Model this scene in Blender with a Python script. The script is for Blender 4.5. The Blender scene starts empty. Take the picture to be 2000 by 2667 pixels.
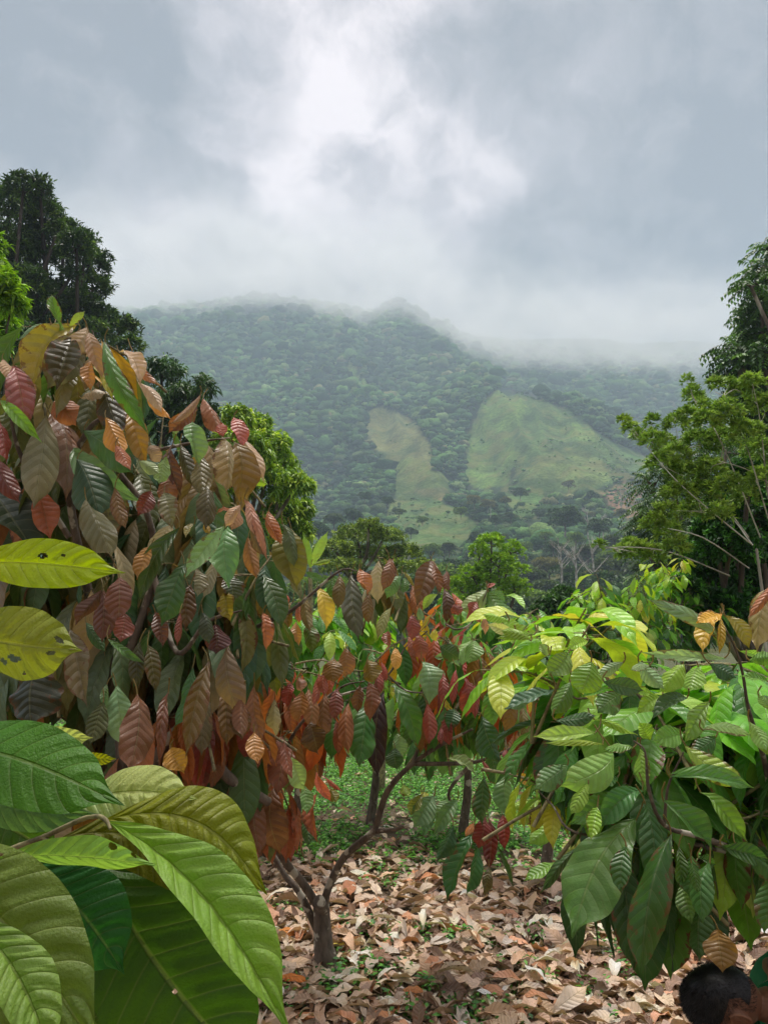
import bpy, math, random
import numpy as np
R = math.radians
rng = np.random.default_rng(7)
sc = bpy.context.scene
COL = sc.collection
# ------------------------------------------------------------------ camera
PITCH = R(7.6); F = 2003.0; CAMZ = 1.65
cam = bpy.data.objects.new('camera', bpy.data.cameras.new('camera')); COL.objects.link(cam)
cam.location = (0, 0, CAMZ); cam.rotation_euler = (math.pi/2 + PITCH, 0, 0)
cam.data.sensor_fit = 'HORIZONTAL'; cam.data.sensor_width = 36; cam.data.lens = 36*F/2000
cam.data.clip_start = .05; cam.data.clip_end = 20000
sc.camera = cam
cP, sP = math.cos(PITCH), math.sin(PITCH)
def P(x, y, d):
    """world point d metres ahead (along +Y) seen at photo pixel x, y (2000 x 2667)"""
    rx = (np.asarray(x, float)-1000)/F; ry = (1333.5-np.asarray(y, float))/F
    t = d/(cP - ry*sP)
    return np.stack(np.broadcast_arrays(t*rx, t*(cP-ry*sP), CAMZ + t*(sP+ry*cP)), -1)
def S(d, y=1800):  # metres per photo pixel at distance d
    ry = (1333.5-y)/F
    return d/(cP-ry*sP)/F
def proj(p):
    p = np.asarray(p, float); x, y, z = p[..., 0], p[..., 1], p[..., 2]-CAMZ
    dep = y*cP + z*sP; up = -y*sP + z*cP
    return 1000+F*x/dep, 1333.5-F*up/dep, dep
def nrm(a): return a/np.maximum(np.linalg.norm(a, axis=-1, keepdims=True), 1e-9)
# ------------------------------------------------------------------ numpy noise
def _h(ix, iy, iz, seed):
    n = (ix*374761393 + iy*668265263 + iz*2147483647 + seed*974634777) & 0xffffffff
    n = ((n ^ (n >> 13))*1274126177) & 0xffffffff
    n = ((n ^ (n >> 15))*2246822519) & 0xffffffff
    return ((n ^ (n >> 16)) & 0xffff)/65535.0
def vnoise(p, seed=0):
    p = np.asarray(p, float); i = np.floor(p).astype(np.int64); f = p-i; f = f*f*(3-2*f)
    r = 0
    for dx in (0, 1):
        for dy in (0, 1):
            for dz in (0, 1):
                w = (f[..., 0] if dx else 1-f[..., 0])*(f[..., 1] if dy else 1-f[..., 1])*(f[..., 2] if dz else 1-f[..., 2])
                r = r + w*_h(i[..., 0]+dx, i[..., 1]+dy, i[..., 2]+dz, seed)
    return r
def fbm(p, o=4, seed=0):
    p = np.asarray(p, float); a, s, t = .5, 0, 0
    for k in range(o):
        s = s + a*vnoise(p*2**k, seed+k); t += a; a *= .5
    return s/t*2-1
# ------------------------------------------------------------------ colour
def lin(c):
    c = np.asarray(c, float); return np.where(c <= .04045, c/12.92, ((c+.055)/1.055)**2.4)
def hx(s):
    s = s.lstrip('#'); return lin([int(s[i:i+2], 16)/255 for i in (0, 2, 4)])
# ------------------------------------------------------------------ objects
def link(o, parent=None, label=None, cat=None, group=None, kind=None):
    COL.objects.link(o)
    if parent is not None: o.parent = parent
    if label: o['label'] = label
    if cat: o['category'] = cat
    if group: o['group'] = group
    if kind: o['kind'] = kind
    return o
def empty(name, loc=(0, 0, 0), label=None, cat=None, group=None):
    o = bpy.data.objects.new(name, None); o.location = tuple(float(v) for v in loc); o.empty_display_size = .1
    return link(o, None, label, cat, group)
class MB:
    """collects numpy quads/tris with a colour per vertex and a uv per vertex"""
    def __init__(s): s.V, s.F, s.C, s.U, s.n = [], [], [], [], 0
    def add(s, v, f, col, uv=None):
        v = np.asarray(v, float).reshape(-1, 3); f = np.asarray(f, np.int64)
        if f.shape[1] == 3: f = np.concatenate([f, np.full((len(f), 1), -1)-s.n], 1)
        s.V.append(v); s.F.append(f+s.n)
        c = np.broadcast_to(np.asarray(col, float), (len(v), len(np.atleast_1d(np.asarray(col)).reshape(-1)) if np.ndim(col) == 1 else np.shape(col)[-1]))
        if c.shape[1] == 3: c = np.concatenate([c, np.zeros((len(c), 1))], 1)
        s.C.append(c); s.U.append(np.zeros((len(v), 2)) if uv is None else uv); s.n += len(v)
        return s
    def build(s, name, mat, parent=None, smooth=True, origin=None, **kw):
        V = np.concatenate(s.V); Fq = np.concatenate(s.F); C = np.concatenate(s.C); U = np.concatenate(s.U)
        off = np.zeros(3)
        if parent is not None:
            p = parent
            while p is not None: off = off+np.array(p.location); p = p.parent
        loc = np.zeros(3)
        if parent is None and origin is not None: off = np.array(origin, float); loc = off
        V = V-off
        tri = Fq[:, 3] < 0
        tot = np.where(tri, 3, 4); st = np.concatenate([[0], np.cumsum(tot)[:-1]])
        loops = Fq.reshape(-1)[(Fq >= 0).reshape(-1)]
        me = bpy.data.meshes.new(name)
        me.vertices.add(len(V)); me.vertices.foreach_set('co', V.astype(np.float32).reshape(-1))
        me.loops.add(len(loops)); me.loops.foreach_set('vertex_index', loops.astype(np.int32))
        me.polygons.add(len(Fq)); me.polygons.foreach_set('loop_start', st.astype(np.int32))
        try: me.polygons.foreach_set('loop_total', tot.astype(np.int32))
        except Exception: pass
        if smooth: me.polygons.foreach_set('use_smooth', np.ones(len(Fq), bool))
        me.update(calc_edges=True)
        ca = me.color_attributes.new('Col', 'FLOAT_COLOR', 'POINT'); ca.data.foreach_set('color', C.astype(np.float32).reshape(-1))
        if any(np.any(u) for u in s.U):
            uvl = me.uv_layers.new(name='UVMap'); uvl.data.foreach_set('uv', U[loops].astype(np.float32).reshape(-1))
        me.materials.append(mat)
        o = bpy.data.objects.new(name, me); o.location = loc
        return link(o, parent, **kw)
# ------------------------------------------------------------------ materials
class NT:
    def __init__(s, name, world=False):
        if world: s.m = bpy.data.worlds.new(name); s.m.use_nodes = True
        else: s.m = bpy.data.materials.new(name); s.m.use_nodes = True
        s.t = s.m.node_tree; s.t.nodes.clear()
    def n(s, typ, _in=None, **p):
        nd = s.t.nodes.new(typ)
        for k, v in p.items(): setattr(nd, k, v)
        for k, v in (_in or {}).items():
            sock = nd.inputs[k]
            if isinstance(v, bpy.types.NodeSocket): s.t.links.new(v, sock)
            else: sock.default_value = v
        return nd
    def m_(s, op, a, b=None, c=None, clamp=False):
        i = {0: a}
        if b is not None: i[1] = b
        if c is not None: i[2] = c
        return s.n('ShaderNodeMath', i, operation=op, use_clamp=clamp).outputs[0]
    def vm(s, op, a, b=None, out=0):
        i = {0: a}
        if b is not None: i[1] = b
        return s.n('ShaderNodeVectorMath', i, operation=op).outputs[out]
    def ss(s, x, a, b, lo=0., hi=1.):
        return s.n('ShaderNodeMapRange', {'Value': x, 'From Min': a, 'From Max': b, 'To Min': lo, 'To Max': hi}, interpolation_type='SMOOTHSTEP').outputs[0]
    def mix(s, f, a, b, bt='MIX'):
        nd = s.n('ShaderNodeMix', data_type='RGBA', blend_type=bt)
        for idx, v in ((0, f), (6, a), (7, b)):
            if isinstance(v, bpy.types.NodeSocket): s.t.links.new(v, nd.inputs[idx])
            else: nd.inputs[idx].default_value = v if idx == 0 else (tuple(float(q) for q in v)+(1,))[:4]
        return nd.outputs[2]
    def noise(s, vec, scale, detail=3, rough=.5, out=0, **k):
        return s.n('ShaderNodeTexNoise', {'Vector': vec, 'Scale': scale, 'Detail': detail, 'Roughness': rough}, **k).outputs[out]
    def attr(s, name, out=0): return s.n('ShaderNodeAttribute', attribute_name=name).outputs[out]
    def out(s, surf=None, vol=None):
        o = s.n('ShaderNodeOutputMaterial')
        if surf is not None: s.t.links.new(surf, o.inputs[0])
        if vol is not None: s.t.links.new(vol, o.inputs[1])
        return s.m

# cacao leaf: vein relief, paler underside, light passing through, gloss; colour comes from each leaf's own attribute
def leaf_material(name, vein=.0035, trans=.34, rough=.36, veins=9.0, under=.35, spec=.6, fine=160.):
    t = NT(name)
    col = t.attr('Col'); age = t.attr('Col', 3)
    uv = t.n('ShaderNodeUVMap', uv_map='UVMap').outputs[0]
    sp = t.n('ShaderNodeSeparateXYZ', {0: uv})
    u = t.m_('ABSOLUTE', t.m_('MULTIPLY_ADD', sp.outputs[0], 2., -1.)); v = sp.outputs[1]
    ph = t.m_('SUBTRACT', t.m_('MULTIPLY', v, veins), t.m_('MULTIPLY', t.m_('POWER', u, 1.25), 1.25))
    fr = t.m_('PINGPONG', ph, .5)
    side = t.m_('MULTIPLY', t.ss(fr, .0, .07, 1., 0.), t.ss(u, .75, 1., 1., .15))
    rib = t.ss(u, .018, .055, 1., 0.)
    vn = t.m_('MAXIMUM', rib, t.m_('MULTIPLY', side, .65))
    bulge = t.m_('POWER', t.m_('MULTIPLY', fr, 2.), .6)
    P3 = t.n('ShaderNodeTexCoord').outputs['Object']
    n1 = t.noise(P3, 22., 3); n2 = t.noise(P3, fine, 3)
    c1 = t.mix(t.ss(n1, .35, .7, 0., .35), col, t.mix(1., col, (.62, .6, .5), 'MULTIPLY'))
    n4 = t.noise(P3, 7., 2); c1 = t.mix(t.ss(n4, .35, .65, 0., .45), c1, t.mix(1., c1, (1.22, .98, .62), 'MULTIPLY'))
    c1 = t.mix(t.ss(n2, .35, .7, 0., .22), c1, t.mix(1., c1, (1.3, 1.25, 1.2), 'MULTIPLY'))
    # aged patches with their own outline: brown, spread from the rim
    nb = t.noise(P3, 38., 4, .6)
    brown = t.m_('MULTIPLY', t.ss(t.m_('ADD', nb, t.m_('MULTIPLY', t.m_('POWER', u, 2.), .26)), .68, .74), age)
    c1 = t.mix(brown, c1, (.16, .062, .018))
    c2 = t.mix(t.m_('MULTIPLY', vn, .38), c1, t.mix(.5, c1, (.42, .43, .2)))
    geo = t.n('ShaderNodeNewGeometry').outputs['Backfacing']
    c3 = t.mix(t.m_('MULTIPLY', geo, under), c2, t.mix(.45, c2, (.36, .38, .24)))
    hgt = t.m_('ADD', t.m_('SUBTRACT', t.m_('MULTIPLY', bulge, .8), t.m_('MULTIPLY', rib, .6)), t.m_('ADD', t.m_('MULTIPLY', n1, .9), t.m_('MULTIPLY', n2, .35)))
    bp = t.n('ShaderNodeBump', {'Strength': .85, 'Distance': vein, 'Height': hgt}).outputs[0]
    pr = t.n('ShaderNodeBsdfPrincipled', {'Base Color': c3, 'Roughness': t.m_('MULTIPLY_ADD', n1, .22, rough-.11), 'Specular IOR Level': spec, 'Normal': bp}).outputs[0]
    tc = t.mix(1., c2, (1.5, 1.45, .75), 'MULTIPLY')
    tr = t.n('ShaderNodeBsdfTranslucent', {'Color': tc, 'Normal': bp}).outputs[0]
    return t.out(t.n('ShaderNodeMixShader', {0: trans, 1: pr, 2: tr}).outputs[0])
# distant leaves
def foliage_material(name, trans=.25, rough=.5):
    t = NT(name); col = t.attr('Col')
    P3 = t.n('ShaderNodeTexCoord').outputs['Object']
    c = t.mix(t.ss(t.noise(P3, .6, 3), .35, .65, 0., .35), col, t.mix(1., col, (1.25, 1.05, .6), 'MULTIPLY'))
    pr = t.n('ShaderNodeBsdfPrincipled', {'Base Color': c, 'Roughness': rough, 'Specular IOR Level': .4}).outputs[0]
    tr = t.n('ShaderNodeBsdfTranslucent', {'Color': t.mix(1., c, (1.4, 1.4, .7), 'MULTIPLY')}).outputs[0]
    return t.out(t.n('ShaderNodeMixShader', {0: trans, 1: pr, 2: tr}).outputs[0])
def bark_material(name, base, patch, amount=.55, scale=30.):
    t = NT(name); P3 = t.n('ShaderNodeTexCoord').outputs['Object']
    st = t.n('ShaderNodeMapping', {'Vector': P3, 'Scale': (1, 1, .35)}).outputs[0]
    n1 = t.noise(st, scale, 5, .65); n2 = t.noise(P3, scale*.35, 3)
    c = t.mix(t.ss(n1, .3, .7), base*.55, base*1.35)
    c = t.mix(t.ss(n2, amount, amount+.05), c, patch)
    bp = t.n('ShaderNodeBump', {'Strength': .8, 'Distance': .25/scale, 'Height': n1}).outputs[0]
    return t.out(t.n('ShaderNodeBsdfPrincipled', {'Base Color': c, 'Roughness': .85, 'Normal': bp}).outputs[0])
M_LEAF = leaf_material('cacao_leaf')
M_NEAR = leaf_material('near_leaf', vein=.0055, trans=.40, rough=.46, veins=10., spec=.4, fine=330.)
M_FOL = foliage_material('foliage')
M_BARK = bark_material('cacao_bark', hx('6a5e52'), hx('b9b3a2'), .57)
M_TWIG = bark_material('twig_bark', hx('7d7355'), hx('9a9068'), .5, 60.)
M_TREEBARK = bark_material('tree_bark', hx('5d5347'), hx('9c9484'), .55, 3.)
M_PALEBARK = bark_material('pale_bark', hx('a39d90'), hx('c8c4ba'), .5, 3.)

# ------------------------------------------------------------------ shapes
def tube(mb, pts, radii, col=(.3, .25, .2), seg=8, smooth=3, rough=0.):
    pts = np.asarray(pts, float); radii = np.asarray(radii, float)
    if radii.ndim == 0 or len(np.atleast_1d(radii)) == 1: radii = np.full(len(pts), float(radii))
    if smooth > 1 and len(pts) > 2:
        q = np.concatenate([[2*pts[0]-pts[1]], pts, [2*pts[-1]-pts[-2]]]); o, r = [], []
        for i in range(len(pts)-1):
            for k in range(smooth):
                s = k/smooth
                a, b, c, d = q[i], q[i+1], q[i+2], q[i+3]
                o.append(.5*(2*b+(c-a)*s+(2*a-5*b+4*c-d)*s*s+(3*b-3*c+d-a)*s**3)); r.append(radii[i]*(1-s)+radii[i+1]*s)
        o.append(pts[-1]); r.append(radii[-1]); pts, radii = np.array(o), np.array(r)
    T = nrm(np.gradient(pts, axis=0)); ref = np.array([.13, .31, .94]) if abs(T[0][2]) < .9 else np.array([.9, .3, .1])
    A = nrm(np.cross(T, ref)); B = np.cross(T, A)
    th = np.linspace(0, 2*np.pi, seg, endpoint=False)
    ring = A[:, None]*np.cos(th)[None, :, None]+B[:, None]*np.sin(th)[None, :, None]
    rr = radii[:, None]*np.ones(seg)
    if rough: rr = rr*(1+rough*fbm((pts[:, None]+ring*radii[:, None, None])*(.35/max(radii.max(), 1e-4)), 3, 5))
    V = pts[:, None]+ring*rr[..., None]; n = len(pts)
    i = np.arange(n-1)[:, None]*seg; j = np.arange(seg)[None]; k = (j+1) % seg
    Fq = np.stack([i+j, i+k, i+seg+k, i+seg+j], -1).reshape(-1, 4)
    mb.add(V, Fq, col)
    c = len(V.reshape(-1, 3))
    mb.add(np.concatenate([V[-1], [pts[-1]+T[-1]*radii[-1]*.4]]), [[a, (a+1) % seg, seg] for a in range(seg)], col)
    mb.add(np.concatenate([V[0], [pts[0]]]), [[(a+1) % seg, a, seg] for a in range(seg)], col)
def prof(v):
    p = np.sin(np.pi*np.clip(v, 0, 1)**1.12)**.88
    tip = np.clip((v-.80)/.17, 0, 1); tip = tip*tip*(3-2*tip)
    q = p*(1-.72*tip)+.05*tip*(1-np.clip(v, 0, 1))*5
    return np.maximum(q, 0)*(v > 0)*(v < 1)+.005
def leaves(mb, B, T, W, Nn, col, age=0., bend=0., arch=.1, fold=.15, wave=.03, twist=0., corr=.0, nu=4, nv=10, holes=None, edge=0.):
    """N leaves. B base, T tip, W width, Nn facing direction (all world). arch/bend as shares of length."""
    B = np.atleast_2d(B).astype(float); T = np.atleast_2d(T).astype(float); N = len(B)
    bc = lambda x: np.broadcast_to(np.asarray(x, float), (N,))[:, None, None]
    A = T-B; L = np.linalg.norm(A, axis=1)[:, None, None]
    Sd = nrm(np.cross(A, np.broadcast_to(Nn, (N, 3)))); Nn = nrm(np.cross(Sd, A))
    u = np.linspace(-1, 1, nu+1)[None, None, :]; v = np.linspace(0, 1, nv+1)[None, :, None]
    W = bc(W); bend, arch, fold, wave, twist, corr, edge = map(bc, (bend, arch, fold, wave, twist, corr, edge))
    h = W*.5*prof(v)
    ph = rng.uniform(0, 6.28, (N, 1, 1)); ph2 = rng.uniform(0, 6.28, (N, 1, 1))
    kk = rng.uniform(2., 3.6, (N, 1, 1))
    hh = h*(1+edge*(.5*np.sin(v*31+ph+2*np.sign(u))+.5*np.sin(v*57+ph2*u)))
    phi = twist*(v-.35)+.25*np.sin(v*7+ph)*np.abs(twist)
    x = u*hh*np.cos(fold)                          # across
    au = np.abs(u)
    z = au*h*np.sin(fold)*1.0 + wave*W*au**2*np.sin(kk*2*np.pi*v+ph+np.sign(u)*ph2)
    z = z + corr*W*(np.abs(np.sin(np.pi*(v*9-au**1.25*1.25)))**.8)*(1-au**3)*np.minimum(1, au*5)*prof(v)
    X = x*np.cos(phi)-z*np.sin(phi)*np.sign(1)+bend*L*np.sin(np.pi*v**.9)
    Z = x*np.sin(phi)+z*np.cos(phi)+arch*L*np.sin(np.pi*v**.8)
    ctr = B[:, None, None]+A[:, None, None]*v[..., None]
    V = ctr+Sd[:, None, None]*X[..., None]+Nn[:, None, None]*Z[..., None]
    K = (nu+1)*(nv+1)
    i = np.arange(nv)[:, None]*(nu+1); j = np.arange(nu)[None]
    f = np.stack([i+j, i+j+1, i+j+nu+2, i+j+nu+1], -1).reshape(-1, 4)
    uu = np.broadcast_to((u+1)/2, (1, nv+1, nu+1)).reshape(-1); vv = np.broadcast_to(v, (1, nv+1, nu+1)).reshape(-1)
    uv = np.stack([uu, vv], -1)
    if holes is not None:
        fc = uv[f].mean(1); keep = np.ones(len(f), bool)
        for (hu, hv, ru, rv) in holes:
            keep &= ((fc[:, 0]-hu)/ru)**2+((fc[:, 1]-hv)/rv)**2 > 1
        f = f[keep]
    col = np.broadcast_to(np.asarray(col, float), (N, 3)); age = np.broadcast_to(np.asarray(age, float), (N,))
    C = np.concatenate([np.repeat(col, K, 0), np.repeat(age, K)[:, None]], 1)
    Fq = (f[None]+(np.arange(N)*K)[:, None, None]).reshape(-1, 4)
    mb.add(V.reshape(-1, 3), Fq, C, np.tile(uv, (N, 1)))
HAZE = .00055; MISTD = .013; SKYK = .68
# ------------------------------------------------------------------ sky and light
SUN_EL, SUN_AZ = R(70), R(12)         # high, a little ahead of the camera and to the right
sd = np.array([math.sin(SUN_AZ)*math.cos(SUN_EL), math.cos(SUN_AZ)*math.cos(SUN_EL), math.sin(SUN_EL)])
t = NT('World', world=True); sc.world = t.m
sky = t.n('ShaderNodeTexSky', sky_type='NISHITA', sun_disc=False, sun_elevation=SUN_EL, sun_rotation=SUN_AZ).outputs[0]
D = t.vm('NORMALIZE', t.n('ShaderNodeTexCoord').outputs['Generated'])
zc = t.n('ShaderNodeSeparateXYZ', {0: D}).outputs[2]
wv = t.vm('SUBTRACT', t.noise(D, 3.2, 5, .55, out=1), (.5, .5, .5))
Dw = t.vm('NORMALIZE', t.vm('ADD', D, t.n('ShaderNodeVectorMath', {0: wv, 'Scale': .12}, operation='SCALE').outputs[0]))
wv2 = t.vm('SUBTRACT', t.noise(D, 9., 6, .6, out=1), (.5, .5, .5))
Dw = t.vm('NORMALIZE', t.vm('ADD', Dw, t.n('ShaderNodeVectorMath', {0: wv2, 'Scale': .075}, operation='SCALE').outputs[0]))
wisp = t.m_('MULTIPLY_ADD', t.ss(t.noise(t.n('ShaderNodeMapping', {'Vector': Dw, 'Scale': (1, 1, 1.3)}).outputs[0], 5.2, 10, .60), .40, .62), .36, -.18)
wisp = t.m_('ADD', wisp, t.m_('MULTIPLY_ADD', t.ss(t.noise(Dw, 13., 8, .62), .36, .64), .17, -.085))
def blob(px, py, rad, gain):
    d = nrm(P(px, py, 100.)-np.array([0, 0, CAMZ]))
    c = t.vm('DOT_PRODUCT', Dw, tuple(d), out=1)
    return t.ss(c, math.cos(rad/F*1.15), 1.0, 0., gain)
acc = t.m_('MULTIPLY_ADD', t.noise(D, 2.6, 9, .6), .7, -.35)
acc = t.m_('ADD', acc, t.m_('MULTIPLY_ADD', t.noise(Dw, 6., 10, .68), .9, -.45))
for b in [(930, 90, 220, .26), (820, 250, 150, .16), (800, 480, 130, .30), (1230, 350, 170, .22), (1000, 330, 110, .12), (1250, 400, 100, .12), (830, 590, 120, .16), (1000, 250, 420, .07),
          (900, 700, 520, .06), (400, 560, 260, .07), (330, 760, 330, .06), (1050, 350, 800, .08),
          (1850, 300, 680, -.36), (1800, 850, 520, -.16), (560, 260, 240, -.06), (940, 480, 90, -.12), (120, 150, 460, -.15), (600, 620, 160, -.05), (1130, 180, 90, -.10)]:
    acc = t.m_('ADD', acc, blob(b[0], b[1], b[2], b[3]*(.8 if b[3] > 0 else .8)))
base = t.m_('ADD', t.m_('ADD', acc, wisp), .35)
cl = t.n('ShaderNodeValToRGB', {0: base})
cr = cl.color_ramp; cr.interpolation = 'LINEAR'
cr.elements[0].position = 0.0; cr.elements[0].color = (.19, .22, .25, 1)
cr.elements[1].position = 1.0; cr.elements[1].color = (.93, .95, 1., 1)
for p_, c_ in ((.22, (.295, .325, .355)), (.40, (.375, .405, .445)), (.62, (.54, .565, .61))):
    e = cr.elements.new(p_); e.color = c_+(1,)
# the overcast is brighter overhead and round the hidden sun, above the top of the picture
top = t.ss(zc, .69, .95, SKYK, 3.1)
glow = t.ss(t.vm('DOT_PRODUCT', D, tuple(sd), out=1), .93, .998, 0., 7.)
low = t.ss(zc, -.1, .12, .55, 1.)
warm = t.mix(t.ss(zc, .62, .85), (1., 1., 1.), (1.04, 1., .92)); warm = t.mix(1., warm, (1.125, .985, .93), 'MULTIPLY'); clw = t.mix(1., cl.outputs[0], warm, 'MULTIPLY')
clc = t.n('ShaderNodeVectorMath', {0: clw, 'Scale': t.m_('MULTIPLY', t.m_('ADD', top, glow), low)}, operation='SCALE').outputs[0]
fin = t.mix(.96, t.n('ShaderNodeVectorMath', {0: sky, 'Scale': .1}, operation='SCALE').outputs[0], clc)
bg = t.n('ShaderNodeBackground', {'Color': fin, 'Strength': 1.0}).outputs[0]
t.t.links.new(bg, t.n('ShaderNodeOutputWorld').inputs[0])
sun = bpy.data.objects.new('sun', bpy.data.lights.new('sun', 'SUN')); COL.objects.link(sun)
sun.data.energy = 1.5; sun.data.angle = R(10); sun.data.color = (1, .95, .86)
sun.rotation_euler = (-(math.pi/2-SUN_EL), 0, -SUN_AZ)
v = sc.view_settings; v.view_transform = 'Standard'; v.look = 'None'; v.gamma = 1; v.use_curve_mapping = False; v.exposure = .78
sc.display_settings.display_device = 'sRGB'
cy = sc.cycles
cy.max_bounces = 12; cy.diffuse_bounces = 3; cy.glossy_bounces = 2; cy.transmission_bounces = 4; cy.volume_bounces = 12; cy.transparent_max_bounces = 8
cy.use_denoising = True; cy.use_adaptive_sampling = True; cy.adaptive_threshold = .02
cy.sample_clamp_indirect = 6
cy.caustics_reflective = False; cy.caustics_refractive = False
cy.volume_max_steps = 96
# ------------------------------------------------------------------ ground (near) and mountain (far)
def gz(x, y):
    x = np.asarray(x, float); y = np.asarray(y, float)
    n = .05*fbm(np.stack([x*.5, y*.5, x*0], -1), 3, 3)+.012*fbm(np.stack([x*4, y*4, x*0], -1), 2, 9)
    z = -.06*np.clip(y, -10, 14)-.02*np.clip(y-14, 0, 60)+n
    return z
gx = np.concatenate([np.linspace(-70, -8, 32), np.linspace(-7.9, 7.9, 200), np.linspace(8, 70, 32)])
gy = np.concatenate([np.linspace(-30, 2, 18), np.linspace(2.1, 14, 220), np.linspace(14.3, 75, 60)])
X, Y = np.meshgrid(gx, gy); Z = gz(X, Y)
V = np.stack([X, Y, Z], -1).reshape(-1, 3); nx = len(gx); ny = len(gy)
i = np.arange(ny-1)[:, None]*nx; j = np.arange(nx-1)[None]
GF = np.stack([i+j, i+j+1, i+j+nx+1, i+j+nx], -1).reshape(-1, 4)
t = NT('soil'); P3 = t.n('ShaderNodeTexCoord').outputs['Object']
n1 = t.noise(P3, 3., 6, .65); n2 = t.noise(P3, 45., 4, .6)
yy = t.n('ShaderNodeSeparateXYZ', {0: P3}).outputs[1]
c = t.mix(t.ss(n2, .3, .7), hx('4a3a2c'), hx('8a7460'))
c = t.mix(t.m_('MULTIPLY', t.ss(t.m_('ADD', yy, t.m_('MULTIPLY', n1, 4.)), 10., 18.), .7), c, hx('4c5c30'))
c = t.mix(t.m_('MULTIPLY', t.ss(n2, .48, .62), .6), c, hx('3f4a24'))
bp = t.n('ShaderNodeBump', {'Strength': .9, 'Distance': .03, 'Height': t.m_('ADD', n2, n1)}).outputs[0]
M_SOIL = t.out(t.n('ShaderNodeBsdfPrincipled', {'Base Color': c, 'Roughness': .95, 'Normal': bp}).outputs[0])
MB().add(V, GF, (.2, .15, .1)).build('ground', M_SOIL, kind='structure')

RINGS = np.array([50, 110, 200, 320, 450, 600, 700, 800, 920, 1060, 1200, 1500, 2600.])
CX = [-2600, -600, 380, 700, 960, 1040, 1140, 1230, 1340, 1500, 1680, 1760, 2050, 4600]
PY = {  # photo rows at each ring; 2600 m row lies lower so the crest is the skyline
 -2600: [1770, 1668, 1590, 1500, 1400, 1300, 1210, 1120, 1030, 950, 900, 940, 1150],
 -600: [1770, 1668, 1590, 1500, 1400, 1290, 1190, 1090, 1000, 910, 860, 900, 1150],
 380: [1770, 1668, 1590, 1500, 1395, 1265, 1165, 1065, 960, 860, 815, 850, 1150],
 700: [1770, 1668, 1590, 1500, 1390, 1245, 1150, 1050, 940, 840, 785, 840, 1150],
 960: [1770, 1668, 1580, 1490, 1385, 1240, 1150, 1060, 960, 870, 818, 850, 1150],
 1040: [1770, 1668, 1575, 1480, 1380, 1235, 1145, 1060, 960, 860, 790, 840, 1150],
 1140: [1770, 1668, 1575, 1475, 1370, 1210, 1110, 1030, 960, 900, 850, 860, 1150],
 1230: [1770, 1668, 1570, 1470, 1360, 1200, 1080, 1015, 1010, 950, 890, 870, 1150],
 1340: [1770, 1668, 1570, 1465, 1345, 1180, 1070, 1018, 1050, 985, 910, 880, 1150],
 1500: [1770, 1668, 1570, 1465, 1340, 1170, 1085, 1100, 1090, 1010, 930, 880, 1150],
 1680: [1770, 1668, 1570, 1460, 1345, 1215, 1175, 1190, 1130, 1020, 940, 890, 1150],
 1760: [1770, 1668, 1570, 1470, 1370, 1255, 1225, 1225, 1140, 1030, 945, 890, 1150],
 2050: [1770, 1668, 1570, 1480, 1410, 1350, 1310, 1260, 1160, 1035, 945, 890, 1150],
 4600: [1770, 1668, 1590, 1520, 1440, 1380, 1320, 1260, 1160, 1050, 960, 900, 1150]}
PYA = np.array([PY[c] for c in CX], float)
def smooth_interp(x, xp, fp):
    """monotone-ish cubic through the control values (vectorised over the last axis of fp)"""
    x = np.clip(x, xp[0], xp[-1]-1e-6); k = np.clip(np.searchsorted(xp, x, 'right')-1, 0, len(xp)-2)
    s = (x-xp[k])/(xp[k+1]-xp[k]); s2 = s*s*(3-2*s); w = .5*s+.5*s2
    return k, w
def py_at(px, d):
    kx, wx = smooth_interp(px, np.array(CX, float), None); kd, wd = smooth_interp(d, RINGS, None)
    a = PYA[kx, kd]*(1-wx)+PYA[kx+1, kd]*wx; b = PYA[kx, kd+1]*(1-wx)+PYA[kx+1, kd+1]*wx
    return a*(1-wd)+b*wd
def hill_z(x, d):
    x = np.asarray(x, float); d = np.asarray(d, float)
    px = 1000+F*x/d*.97
    p = P(px, py_at(px, d), d)
    q = np.stack([x/120., d/170., x*0], -1)
    rid = 1-np.abs(fbm(q*np.array([1.5, .6, 1]), 4, 21))*2      # gullies running down the slope
    amp = np.clip((d-250)/500, 0, 1)*(1-np.clip((d-960)/200, 0, .85))
    return p[..., 2]+amp*(38*rid-21)+np.clip(d/400, .1, 1.2)*4*fbm(q*3, 3, 31)
px_ = np.concatenate([np.linspace(-2600, -500, 40)[:-1], np.linspace(-500, 2500, 420), np.linspace(2500, 4600, 40)[1:]])
dd = np.concatenate([np.linspace(50, 110, 10)[:-1], np.linspace(110, 1250, 330), np.linspace(1260, 2600, 24)])
PX, DD = np.meshgrid(px_, dd); XX = (PX-1000)/F*DD/.97
ZZ = hill_z(XX, DD)
V = np.stack([XX, DD, ZZ], -1)
def inpoly(x, y, poly):
    x = np.asarray(x); y = np.asarray(y); c = np.zeros(x.shape, bool); n = len(poly)
    for k in range(n):
        x0, y0 = poly[k]; x1, y1 = poly[(k+1) % n]
        c ^= ((y0 > y) != (y1 > y)) & (x < (x1-x0)*(y-y0)/(y1-y0+1e-9)+x0)
    return c
z2 = lambda l: [(1050+a*.48222, 900+b*.48222) for a, b in l]
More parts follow.
